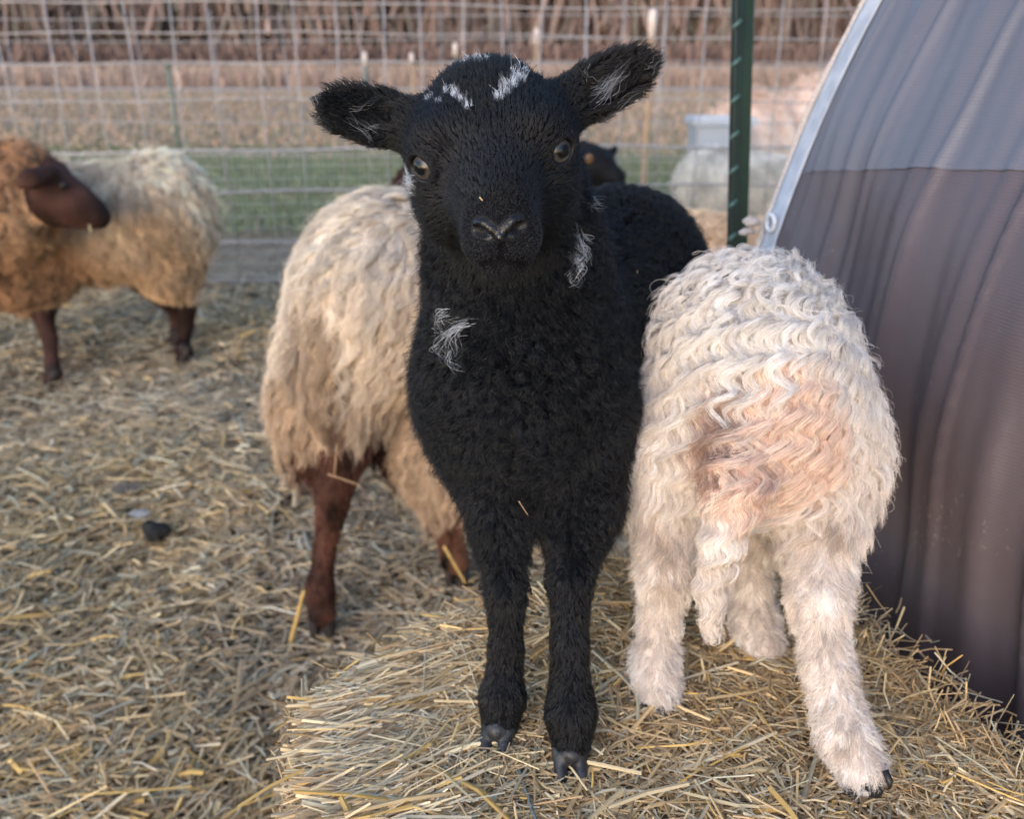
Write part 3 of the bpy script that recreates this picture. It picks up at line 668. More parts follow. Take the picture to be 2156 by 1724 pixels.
def add_eye(parent, c, rad, gaze, along, m):
    import mathutils
    g = nrm(V(*gaze)); a = nrm(V(*along) - (V(*along) @ g) * g); b = np.cross(g, a)
    th = np.linspace(0, math.pi, 17)[:, None]; ph = np.linspace(0, 2 * math.pi, 25)[None, :-1]
    Vt = np.stack([np.sin(th) * np.cos(ph), np.sin(th) * np.sin(ph), np.cos(th) + 0 * ph], -1).reshape(-1, 3)
    F = np.array([(i * 24 + j, (i + 1) * 24 + j, (i + 1) * 24 + (j + 1) % 24, i * 24 + (j + 1) % 24) for i in range(16) for j in range(24)])
    me = bpy.data.meshes.new('eye'); me.from_pydata(Vt.tolist(), [], F.tolist()); me.materials.append(m)
    for p in me.polygons: p.use_smooth = True
    o = bpy.data.objects.new('eye', me); link(o, parent)
    M = mathutils.Matrix(((a[0] * rad, b[0] * rad, g[0] * rad, c[0] - wbase(parent)[0]), (a[1] * rad, b[1] * rad, g[1] * rad, c[1] - wbase(parent)[1]), (a[2] * rad, b[2] * rad, g[2] * rad, c[2] - wbase(parent)[2]), (0, 0, 0, 1)))
    o.matrix_basis = M; return o
def add_hoof(parent, p, fwd, m, w=.011, l=.02, h=.016, z=None):
    """two claws; p = middle of the coronet, on the ground at z"""
    f = nrm(V(fwd[0], fwd[1], 0)); s = V(-f[1], f[0], 0); b = Body()
    z = p[2] if z is None else z
    for sg in (-1, 1):
        c = V(p[0], p[1], z) + s * sg * w * .62
        b.cone(c + V(0, 0, h) - f * l * .15, c + f * l * .7 + V(0, 0, .004) + s * sg * .001, w * .62, w * .34, k=.002)
        b.cone(c + V(0, 0, .004) - f * l * .3, c + f * l * .6 + V(0, 0, .003), w * .5, w * .4, k=.003)
    b.cone(V(p[0], p[1], z + h * 1.1), V(p[0], p[1], z + h * 1.1) - f * .004, w * .8, w * .8, k=.003)
    Vt, F = b.mesh(.0016 * (w / .011)); Vt[:, 2] = np.maximum(Vt[:, 2], z - .001)
    return mesh_obj('hoof', Vt, F, m, parent)
def blob(P, pts, rads, noise=0, seed=0, f=60):
    w = np.zeros(len(P)); nz = snoise(P, f, seed) * noise if noise else 0
    for p, r in zip(pts, rads): w = np.maximum(w, np.clip(1.5 - np.linalg.norm(P - p, axis=1) / r + nz, 0, 1))
    return np.clip(w * 1.6 - .3, 0, 1)[:, None]

# ================================================================== BLACK LAMB
WOOL = attr_mat('wool_black', rough=.42, spec=.5)
def hair_mat_pale(name, tr=.25): return attr_mat(name, rough=.55, spec=.25, transl=tr)
SKINT = attr_mat('coat_skin', rough=.75, spec=.15)
WOOLW = hair_mat_pale('wool_pale', .06)
HOOFM = noise_mat('hoof_horn', (.025, .018, .015), (.06, .045, .038), 60, .75, .2, .2)
BHOOF = noise_mat('black_hoof', (.012, .012, .014), (.05, .05, .052), 90, .4, .4, .3)
def black_lamb():
    base = (.06, .72, ZB)
    t = thing('lamb', 'black lamb with white forehead marks facing the camera on the straw bale', 'lamb', base)
    a = R(6); Rr = math.cos(a) * CRT + math.sin(a) * CUP; Up0 = math.cos(a) * CUP - math.sin(a) * CRT; tw = -FWD
    Fh = nrm(-.45 * Up0 + .893 * tw); Uh = nrm(.893 * Up0 + .45 * tw); H = np.array([Rr, Fh, Uh])
    O = atd(1037, 334, .600)
    L = lambda r, f, u: O + (r * Rr + f * Fh + u * Uh) / 100
    b = Body(); dn = V(0, 0, -1)
    def A(L, lift, comb, amp=0, wl=.02, clump=.2, mess=.3, grav=0, friz=.0006): return dict(L=L, lift=lift, comb=comb, amp=amp, wl=wl, clump=clump, mess=mess, grav=grav, friz=friz)
    face = lambda l=.0048, c=None: A(l, .20, -Fh + .15 * Uh if c is None else c, mess=.12, friz=.0003, clump=.6)
    crown = A(.0085, .42, -Fh * .9 + .2 * Uh, mess=.5, friz=.0010, clump=.45)
    cheek = A(.016, .45, -Fh * .7 - .5 * Uh, .0012, .010, .5, .9, .2, .0016)
    neck = A(.021, .45, V(0, -.25, -1), .0025, .013, .55, 1.0, .15, .0019)
    bodyw = A(.015, .42, V(.1, .5, -.8), .0026, .011, .65, 1.1, .1, .0014)
    chest = A(.020, .45, V(0, -.2, -1), .0028, .013, .6, 1.1, .15, .0019)
    leg = A(.0070, .13, V(0, .1, -1), .0003, .01, .3, .3, 0, .0005)
    # head
    b.ell(L(0, -4.4, .9), (.049, .054, .050), H, k=.02, **crown)
    b.cone(L(0, -.8, -.3), L(0, 4.9, -2.7), .037, .0205, k=.03, **face())
    b.cone(L(0, 1.5, .4), L(0, 5.2, -1.3), .018, .011, k=.025, **face())
    b.cone(L(0, -3, -4.2), L(0, 4.4, -5.0), .030, .0165, k=.03, **face(.006, -Fh - .3 * Uh))
    b.cone(L(0, 5.0, -4.9), L(0, 5.5, -5.3), .0125, .0115, k=.015, **face(.005, -Fh - .5 * Uh))
    for s in (-1, 1):
        b.ell(L(s * 3.4, -2.9, -2.0), (.021, .032, .036), H, k=.02, **cheek)
        b.ell(L(s * 3.6, -1.6, .4), (.018, .022, .026), H, k=.02, **face(.006))
        b.ell(L(s * 2.9, .2, 2.2), (.014, .018, .011), H, k=.02, **face(.006))
        b.ell(L(s * 1.15, 5.7, -3.9), (.0118, .0105, .0115), H, k=.012, **face(.0035, -Fh + s * .7 * Rr))
    # eye bulge, socket, lids
    eyes = []
    for s in (-1, 1):
        c = L(s * 4.3, .05, 0) if s < 0 else L(s * 4.25, .05, .15); g = nrm(s * .62 * Rr + .80 * Fh + .05 * Uh)
        if s > 0: g = nrm(s * .48 * Rr + .88 * Fh + .05 * Uh)
        along = nrm(Fh * s * -.35 + Rr * .8 + Uh * (.45 if s > 0 else -.55) ) 
        eyes.append((c, g, along))
        b.ell(c - g * .0015, (.0128, .0128, .0128), k=.008, **face(.003))
        al = nrm(along - (along @ g) * g)
        upv = n2 = np.cross(g, nrm(along - (along @ g) * g)); upv = upv if upv @ Uh > 0 else -upv; al_ = nrm(along - (along @ g) * g)
        arc = [c + g * (.0092 - .002 * abs(math.cos(w_))) + al_ * .0108 * math.cos(w_) + upv * .0082 * math.sin(w_) for w_ in np.linspace(-.3, math.pi + .3, 7)]
        for i in range(6): b.cone(arc[i], arc[i + 1], .0022, .0022, k=.004, **face(.003))
        b.ell(c + g * .0098, (.0094, .0074, .0090), np.array([al, n2, g]), k=.0025, sub=True)
    # nose pad and nostrils
    b.ell(L(0, 6.45, -2.85), (.0125, .0080, .0090), H, k=.008, **face(.0012))
    vd = nrm(ray(1050, 500)); hh = lambda px, py, dz=0.: hit(b, px, py) + vd * dz
    rims = [[hh(1003, 471, .0010), hh(1018, 470, .0008), hh(1034, 481, .0008), hh(1050, 494, .0008)], [hh(1095, 461, .0010), hh(1081, 465, .0008), hh(1068, 478, .0008), hh(1054, 493, .0008)]]
    nos = [[hh(1001, 484, .0004), hh(1012, 487, .0010), hh(1030, 495, .0004)], [hh(1101, 474, .0004), hh(1090, 480, .0010), hh(1073, 491, .0004)]]
    phil = [hh(1054, 512), hh(1055, 530), hh(1055, 547)]; lips = [hh(1012, 556), hh(1032, 552), hh(1055, 548), hh(1080, 551), hh(1103, 555)]
    for rm in rims:
        for i in range(3): b.cone(rm[i], rm[i + 1], (.0016, .0024, .0022, .0020)[i], (.0016, .0024, .0022, .0020)[i + 1], k=.0022, **face(.001))
    for nn in nos: b.cone(nn[0], nn[1], .0030, .0040, k=.0016, sub=True); b.cone(nn[1], nn[2], .0036, .0018, k=.0016, sub=True)
    b.cone(hh(1053, 500, .001), hh(1054, 511, .001), .0024, .0020, k=.002, **face(.001))
    for i in range(2): b.cone(phil[i], phil[i + 1], .0009, .0010, k=.0014, sub=True)
    for i in range(4): b.cone(lips[i], lips[i + 1], .0013, .0013, k=.0016, sub=True)
    bare = [q for P_ in rims + nos for j in range(len(P_) - 1) for q in np.linspace(P_[j], P_[j + 1], 5)] + [hh(1053, 502), hh(1054, 508)]
    slit = [q for P_ in (phil, lips) for j in range(len(P_) - 1) for q in np.linspace(P_[j], P_[j + 1], 5)]
    # ears: two flattened leaves, hollow in front
    ears = []
    for s, pr, pt_, wd, pull in ((-1, (862, 262), (666, 216), .0190, .0), (1, (1196, 218), (1381, 120), .0195, .0)):
        r0 = atd(*pr, .625); tp = atd(*pt_, .628 if s < 0 else .632); axl = nrm(tp - r0); ln = np.linalg.norm(tp - r0)
        fr = nrm(tw * 1.0 - axl * (tw @ axl) + V(0, 0, -.15)); up = np.cross(axl, fr)
        if up[2] < 0: up = -up
        E = np.array([axl, up, fr]); c = r0 + axl * ln * .47
        ew = A(.0068, .22, axl - .0 * up, .0004, .02, .35, .5, 0, .0008)
        b.ell(c - fr * .001, (ln * .52, wd, .0075), E, k=.010, **ew)
        b.cone(r0 - axl * .012, r0 + axl * .02, .017, .013, k=.015, **ew)
        b.ell(c + fr * .0115 + axl * .003, (ln * .44, wd * .70, .0085), E, k=.004, sub=True)
        ears.append((r0, tp, axl, up, fr, ln))
    # neck, chest, trunk
    b.cone((-.005, .730, .86), (.004, .722, .79), .050, .057, k=.04, **neck)
    b.cone((.004, .715, .79), (.004, .705, .70), .056, .068, k=.04, **neck)
    b.ell((.003, .700, .684), (.0765, .078, .088), k=.03, **chest)
    b.ell((.012, .690, .645), (.052, .055, .055), k=.03, **chest)
    b.cone((.03, .77, .70), (.105, .90, .715), .083, .088, k=.04, **bodyw)
    b.ell((.118, .925, .714), (.081, .085, .100), k=.03, **bodyw)
    # fore legs
    up_ = A(.012, .4, V(0, .1, -1), .0015, .012, .55, .9, .1, .0013)
    for pts in ([(-.020, .672, .665, .034), (-.009, .645, .600, .022), (-.0055, .618, .540, .0150), (-.005, .606, .490, .0128), (-.008, .592, .452, .0178), (-.010, .580, .436, .015)],
                [(.055, .680, .670, .046), (.057, .655, .600, .028), (.047, .610, .556, .0158), (.046, .590, .510, .0135), (.047, .567, .458, .0190), (.047, .556, .438, .0155)]):
        for i in range(len(pts) - 1):
            p, q = pts[i], pts[i + 1]; b.cone(p[:3], q[:3], p[3], q[3], k=.022 if i < 2 else .008, **(up_ if i < 2 else leg))
    for sx in (0, 1):   # hind legs, mostly hidden
        x = .075 + .085 * sx; pts = [(x, .90, .66, .05), (x + .003, .87, .60, .032), (x, .905, .53, .016), (x, .865, .45, .013), (x, .85, .435, .016)]
        for i in range(4): p, q = pts[i], pts[i + 1]; b.cone(p[:3], q[:3], p[3], q[3], k=.015, **(up_ if i < 1 else leg))
    b.cone((.14, 1.0, .74), (.15, 1.03, .60), .018, .010, k=.015, **bodyw)
    VF = b.mesh(.0015)
    skin = mat('lamb_skin', (.006, .006, .0075), .9, .1); bs_ = skin.node_tree.nodes['Principled BSDF']; at_ = nd(skin, 'ShaderNodeAttribute', attribute_name='tint'); sp_ = nd(skin, 'ShaderNodeSeparateColor'); lk(skin, at_.outputs['Color'], sp_.inputs[0])
    for o_, lo_, hi_ in (('Roughness', .92, .26), ('Specular IOR Level', .05, .55)):
        mr_ = nd(skin, 'ShaderNodeMapRange'); mr_.inputs[3].default_value = lo_; mr_.inputs[4].default_value = hi_; lk(skin, sp_.outputs[0], mr_.inputs[0]); lk(skin, mr_.outputs[0], bs_.inputs[o_])
    vz = nd(skin, 'ShaderNodeTexVoronoi'); vz.inputs['Scale'].default_value = 900; tcv = nd(skin, 'ShaderNodeTexCoord'); lk(skin, tcv.outputs['Object'], vz.inputs['Vector']); bpv = nd(skin, 'ShaderNodeBump'); bpv.inputs['Strength'].default_value = .5; bpv.inputs['Distance'].default_value = .0006; lk(skin, vz.outputs[0], bpv.inputs['Height']); lk(skin, bpv.outputs[0], bs_.inputs['Normal'])
    wet = np.zeros(len(VF[0]))
    for q_ in bare: wet = np.maximum(wet, np.clip(1.9 - np.linalg.norm(VF[0] - q_, axis=1) / .0028, 0, 1))
    for c, g, al in eyes: wet = np.maximum(wet, np.clip(1.8 - np.linalg.norm(VF[0] - c - g * .009, axis=1) / .008, 0, .7))
    mesh_obj('body', VF[0], VF[1], skin, t, tint=np.repeat(wet[:, None], 3, 1))
    # marks found as points on the coat
    H_ = lambda px, py: hit(b, px, py)
    marks = [H_(*p) for p in ((905, 207), (922, 214), (958, 200), (975, 212), (988, 228), (1052, 205), (1060, 192), (1078, 178), (1092, 165), (1100, 150), (940, 195), (955, 142), (985, 130), (1015, 126), (925, 155))]
    mr = [.0026, .002, .003, .0028, .0024, .0028, .0034, .0042, .0044, .0035, .002, .004, .0045, .004, .003]
    side = [H_(*p) for p in ((1206, 470), (1208, 485), (1208, 500), (1205, 518), (1201, 535), (1197, 550), (866, 385), (866, 385), (867, 410), (869, 435), (1224, 325), (1226, 345), (1230, 365))]; sr = [.0024, .0030, .0034, .0034, .0030, .0024, .007, .008, .008, .007, .006, .007, .006]
    npad = L(0, 7.0, -3.0); 
    def par(P, N):
        d = b.attrs(P, ('L', 'lift', 'comb', 'amp', 'wl', 'clump', 'mess', 'grav', 'friz'))
        q = (P - O) @ H.T * 100
        onface = (q[:, 1] > -2.5) & (np.abs(q[:, 0]) < 6) & (np.linalg.norm(P - O, axis=1) < .12)
        # hair streams away from the nose over the whole face
        nose = L(0, 7.2, -2.6); rad_ = nrm(P - nose); w = np.clip((q[:, 1] + 3.5) / 3, 0, 1) * (np.linalg.norm(P - O, axis=1) < .11)
        d['comb'] = d['comb'] * (1 - w[:, None]) + nrm(rad_ + .35 * Uh * (q[:, 2] > -2)[:, None]) * w[:, None]
        dens = np.ones(len(P)); dn_ = np.full(len(P), 9.); mm = dn_.copy()
        for q_ in bare: dn_ = np.minimum(dn_, np.linalg.norm(P - q_, axis=1))
        for q_ in slit: mm = np.minimum(mm, np.linalg.norm(P - q_, axis=1))
        dens *= np.clip((dn_ - .0026) / .0012, 0, 1) * (1 + 1.5 * np.exp(-dn_ / .02)) * np.clip((mm - .0016) / .001, .0, 1)
        d['L'] = d['L'] * np.clip(.30 + (dn_ - .005) / .035, .30, 1) * np.clip(.25 + mm / .011, .25, 1)
        mz = np.clip((.045 - np.linalg.norm(P - L(0, 7.0, -4.0), axis=1)) / .015, 0, 1); d['clump'] = d['clump'] * (1 - .85 * mz); d['mess'] = d['mess'] * (1 - .5 * mz)
        for c, g, al in eyes:
            e = np.linalg.norm(P - c - g * .0085, axis=1); dens *= (e > .0094); d['L'] = d['L'] * np.clip((e - .004) / .014, .3, 1)
        d['L'] = d['L'] * np.clip(.45 + (P[:, 2] - ZB - .012) / .05, .45, 1)
        # inside of the ears: sparse long hairs
        for r0, tp, axl, up, fr, ln in ears:
            w_ = ((P - r0) @ axl > .008) & (np.linalg.norm(P - (r0 + axl * ln * .5), axis=1) < ln * .62) & ((N * fr).sum(1) > .3) & (np.abs((P - r0) @ up) < .018)
            dens = np.where(w_, 1.5, dens); d['L'] = np.where(w_, .009, d['L']); d['lift'] = np.where(w_, .45, d['lift'])
        d['dens'] = dens * np.where(onface, 1.7, 1) ; d['cdens'] = np.where(onface, 2.2, .7)
        d['phase'] = snoise(P, 14, 2) * 5
        d['amp'] = d['amp'] * (.6 + .6 * np.abs(snoise(P, 9, 5)))
        return d
    def colf(P, N):
        mz = np.clip((.036 - np.linalg.norm(P - L(0, 6.6, -4.4), axis=1)) / .014, 0, 1)[:, None]; fz_ = np.clip((.062 - np.linalg.norm(P - L(0, 2.5, -.5), axis=1)) / .03, 0, 1)[:, None]; k = (.0032 + .008 * mz + .005 * fz_) * np.exp(.35 * snoise(P, 25, 9))[:, None] * V(.95, 1.15, 1.7)  # sky sheen on muzzle and nose bridge painted in as paler hair
        w = blob(P, marks, np.array(mr) * 1.15, .22, 3, 90); w2 = blob(P, side, sr, .3, 4, 60)
        rr = np.random.default_rng(5).random((len(P), 1))
        w = np.maximum(w, w2) * (rr < .88); return k * (1 - w) + w * V(.62, .66, .72)
    # the stray white locks: throat curls, cheek wisps, ear strands
    r = np.random.default_rng(44); ex, ec = [], []
    def lock(c0, c1, n, turns, rad_, spread, col, curl0=0):
        t_ = np.linspace(0, 1, 8)[:, None]; d = nrm(c1 - c0); s_ = nrm(np.cross(d, tw)); 
        for i in range(n):
            a0 = c0 + r.normal(0, spread, 3); a1 = c1 + r.normal(0, spread * 1.3, 3); ph = r.uniform(-.7, .7) + curl0; rr_ = rad_ * r.uniform(.6, 1.2)
            ex.append(a0 + (a1 - a0) * t_ * r.uniform(.7, 1.15) + s_ * rr_ * np.sin(ph + turns * r.uniform(.7, 1.5) * 6.28 * t_) + tw * (rr_ * .5 * np.cos(ph + turns * 6.28 * t_) + .002)); ec.append(V(*col) * r.uniform(.7, 1.15))
    def onc(px, py, lift): return hit(b, px, py) + tw * lift
    wc = (.60, .64, .70)
    for (p, q, n, tu, ra) in (((945, 665), (925, 705), 12, .6, .006), ((925, 705), (935, 690), 8, .8, .004), ((985, 688), (925, 735), 14, .5, .004), ((975, 700), (950, 755), 10, .6, .005), ((930, 730), (935, 765), 8, .9, .004), ((950, 745), (965, 790), 5, .7, .004), ((925, 660), (985, 690), 7, .9, .004)):
        lock(onc(*p, .012), onc(*q, .016), int(n * 1.5), tu, ra, .0024, wc)
    for (p, q, n, tu) in (((1222, 318), (1256, 312), 9, .5), ((1224, 335), (1240, 350), 16, .4), ((1226, 350), (1245, 372), 14, .5), ((1230, 378), (1284, 388), 9, .8), ((1232, 395), (1284, 412), 14, .9), ((1234, 412), (1278, 438), 12, .8), ((1236, 430), (1286, 452), 6, .8), ((862, 380), (850, 398), 22, .3), ((864, 400), (850, 422), 26, .3), ((866, 420), (856, 450), 22, .3), ((1212, 475), (1210, 500), 4, .2)):
        c0 = hit(b, min(p[0], 1222) if p[0] > 1000 else max(p[0], 868), p[1]); c0 = c0 + tw * .004; c1 = c0 + (q[0] - p[0]) * CRT * .00032 - (q[1] - p[1]) * CUP * .00032 + tw * .008; lock(c0, c1, int(n * 1.8), tu * 1.3, .0014, .0022, wc)
    for (p, q, n, sp_) in (((1255, 215), (1312, 155), 22, .0016), ((1262, 200), (1300, 165), 14, .0012), ((1250, 190), (1290, 170), 8, .001), ((1280, 245), (1330, 210), 8, .0012), ((790, 295), (745, 262), 7, .0012), ((800, 270), (760, 275), 6, .001), ((1240, 170), (1225, 160), 8, .0015), ((745, 240), (790, 232), 4, .001), ((985, 128), (1005, 100), 3, .001), ((1360, 150), (1378, 138), 6, .001), ((672, 205), (666, 228), 6, .001)):
        lock(onc(*p, .004), onc(*q, .006) if not (q[1] < 110 or q[0] > 1370 or q[0] < 670) else onc(*p, .004) + (q[0] - p[0]) * CRT * .00033 - (q[1] - p[1]) * CUP * .00033, int(n * 1.1), 1.1, .0012, sp_ * 2.0, (.30, .31, .34))
    fur('fleece', t, b, VF, 230000, 17000, par, colf, WOOL, pts=8, rad=.00017, seed=3, extra=(np.array(ex), np.array(ec)))
    em = eye_mat('lamb_iris', (.085, .076, .071), pup=(.50, .40))
    for c, g, al in eyes: add_eye(t, c + g * .0010, .0104, g, al, em)
    add_hoof(t, (-.012, .572, ZB + .002), (-.25, -1), BHOOF, .0115, .018, .014); add_hoof(t, (.046, .548, ZB + .000), (.05, -1), BHOOF, .0120, .019, .015)
    for x in (.075, .16): add_hoof(t, (x, .842, ZB), (0, -1), HOOFM)
    return b
BL = black_lamb()

# ================================================================== WHITE LAMB
def white_lamb():
    base = (.2, .70, ZB)
    t = thing('lamb', 'cream white curly lamb seen from behind with hanging tail', 'lamb', base)
    b = Body()
    def A(L, lift, comb, amp=0, wl=.02, clump=.5, mess=.3, grav=.1, friz=.0008): return dict(L=L, lift=lift, comb=comb, amp=amp, wl=wl, clump=clump, mess=mess, grav=grav, friz=friz)
    rump = A(.066, .07, V(-.05, -.35, -1), .0074, .031, .82, .10, .05, .0015)
    back = A(.040, .15, V(0, -1, -.3), .0068, .024, .84, .35, .08, .0013)
    low = A(.034, .08, V(-.15, -.1, -1), .0036, .028, .5, .4, .25, .0011)
    leg = A(.0125, .13, V(0, .05, -1), .0009, .02, .22, .5, .05, .0013)
    tail = A(.024, .05, V(0, 0, -1), .0034, .022, .7, .25, .15, .0008)
    b.ell((.2085, .712, .668), (.084, .098, .098), k=.03, **rump)
    b.ell((.203, .735, .725), (.050, .080, .055), k=.04, **back)
    b.cone((.208, .76, .690), (.235, .89, .655), .070, .068, k=.04, **back)
    b.cone((.235, .90, .64), (.245, 1.00, .58), .055, .045, k=.03, **back)
    b.cone((.245, 1.01, .57), (.24, 1.07, .50), .040, .022, k=.02, **leg)
    b.ell((.148, .715, .628), (.040, .055, .056), k=.03, **low); b.ell((.265, .708, .632), (.045, .058, .058), k=.03, **low)
    for pts in ([(.140, .700, .630, .042), (.133, .690, .585, .026), (.131, .652, .532, .0205), (.129, .648, .490, .0145), (.125, .634, .452, .0180), (.127, .622, .436, .0180)],
                [(.270, .695, .630, .046), (.264, .668, .585, .031), (.2500, .612, .534, .0225), (.2535, .585, .490, .0170), (.2605, .548, .452, .0190), (.268, .532, .437, .0178)],
                [(.238, .79, .60, .040), (.232, .755, .54, .020), (.228, .725, .48, .0165), (.230, .703, .445, .0195), (.236, .690, .436, .0185)],
                [(.165, .80, .60, .040), (.150, .76, .54, .020), (.143, .72, .48, .0155), (.139, .71, .436, .0175)]):
        for i in range(len(pts) - 1):
            p, q = pts[i], pts[i + 1]; b.cone(p[:3], q[:3], p[3], q[3], k=.02 if i < 2 else .009, **(low if i < 1 else leg))
    tp = [(.178, .640, .668, .020), (.170, .606, .640, .018), (.160, .592, .600, .0125), (.157, .594, .560, .0090), (.160, .592, .520, .004)]
    for i in range(4): p, q = tp[i], tp[i + 1]; b.cone(p[:3], q[:3], p[3], q[3], k=.018 if i == 0 else .008, **tail)
    VF = b.mesh(.0026)
    H_ = lambda px, py: hit(b, px, py)
    brown = [H_(*p) for p in ((1530, 760), (1535, 800), (1515, 850), (1530, 900), (1545, 950), (1505, 830))]; br = [.009, .013, .014, .014, .013, .011]
    tan = [H_(*p) for p in ((1560, 880), (1580, 950), (1640, 960), (1700, 900), (1560, 1000), (1620, 850), (1690, 820))]; tr_ = [.028, .036, .038, .036, .03, .03, .034]
    dirt = [H_(*p) for p in ((1395, 1130), (1400, 1180), (1760, 1120), (1740, 1100), (1400, 1240), (1780, 1580), (1385, 1085))]; dr = [.008, .010, .012, .010, .008, .008, .007]
    c0 = V(.1765, .61, .70)
    def par(P, N):
        d = b.attrs(P, ('L', 'lift', 'comb', 'amp', 'wl', 'clump', 'mess', 'grav', 'friz'), .015)
        # coat fans outward from the middle line and sweeps toward the tail root lower down
        x = P[:, 0] - .2; z = P[:, 2]
        istail = (np.abs(P[:, 0] - .163) < .026) & (z < .65) & (P[:, 1] < .632)
        fan = np.where(istail, 0, np.clip((z - .60) / .1, -.4, 1)) * x * 9
        d['comb'] = d['comb'] + np.stack([fan * (z > .60) + (z < .60) * 0 , 0 * x, 0 * x], -1)
        lowr = (z > .59) & (z < .66) & (x > .02) & (P[:, 1] < .70); d['comb'] = np.where(lowr[:, None], d['comb'] + V(-.75, 0, 0) * np.clip(1 - np.abs(z - .62) / .04, 0, 1)[:, None], d['comb'])
        d['phase'] = -(z + .85 * P[:, 1]) * 2 * np.pi / .031 + snoise(P, 6, 3) * 1.2 + snoise(P * V(1, .35, .35), 17, 31) * 1.7
        side = np.clip(np.abs(x) / .085, 0, 1); d['amp'] = d['amp'] * (1 - .55 * side ** 2)
        ct = np.clip(1 - np.linalg.norm((P - V(.176, .61, .69)) * V(1, .6, .7), axis=1) / .05, 0, 1); d['L'] = d['L'] * (1 + .45 * ct); d['amp'] = d['amp'] * (1 + .5 * ct)
        d['lift'] = d['lift'] + .10 * side * (z < .66)
        d['cpow'] = .5; d['cvar'] = .13; d['wvar'] = .08; d['avar'] = .35; d['svar'] = .2; d['lmin'] = .5; d['L'] = d['L'] * np.clip(.5 + (P[:, 2] - ZB - .010) / .06, .5, 1); d['lift'] = d['lift'] * (1 + .6 * np.clip(np.random.default_rng(len(P)).normal(size=len(P)), -1.2, 1.6))
        d['dens'] = np.ones(len(P)); d['cdens'] = np.where(P[:, 2] < .56, 2.0, 1.0) * np.where(istail, 1.6, 1)
        # black cleft on the near hoof and bare soles
        return d
    def colf(P, N):
        n1 = .5 + .5 * snoise(P, 22, 5)[:, None]; c = V(.90, .80, .73) * (.90 + .14 * n1)
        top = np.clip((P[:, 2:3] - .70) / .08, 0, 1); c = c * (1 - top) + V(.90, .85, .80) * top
        w = blob(P, tan, tr_, .2, 7, 25); c = c * (1 - .7 * w) + V(.92, .62, .49) * .7 * w
        w = blob(P, brown, br, .35, 8, 40); c = c * (1 - .8 * w) + V(.36, .22, .165) * .8 * w
        w = blob(P, dirt, dr, .4, 9, 50); c = c * (1 - .6 * w) + V(.50, .37, .27) * .6 * w
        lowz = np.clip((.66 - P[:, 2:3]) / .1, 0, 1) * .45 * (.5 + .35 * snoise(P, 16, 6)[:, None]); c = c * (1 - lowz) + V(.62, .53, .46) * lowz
        return c
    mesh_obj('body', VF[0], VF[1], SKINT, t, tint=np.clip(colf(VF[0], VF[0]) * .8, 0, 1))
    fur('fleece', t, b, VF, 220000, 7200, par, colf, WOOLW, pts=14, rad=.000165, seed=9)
    hm = mat('dark_hoof', (.02, .018, .018), .45)
    add_hoof(t, (.270, .528, ZB + .001), (.15, 1), hm, .0135, .018, .012); add_hoof(t, (.127, .618, ZB), (.1, 1), hm, .013, .016, .010)
    for c_ in ((.2795, .515, ZB + .030),):
        dw = MB(); dw.tube([V(*c_), V(*c_) + V(.002, -.006, -.005), V(*c_) + V(.002, -.008, -.010)], [.0026, .0028, .001], 8); dw.build('dewclaw', hm, t)
    add_hoof(t, (.238, .692, ZB), (0, 1), hm, .011, .014, .014); add_hoof(t, (.139, .715, ZB), (0, 1), hm)
    return b
WL = white_lamb()

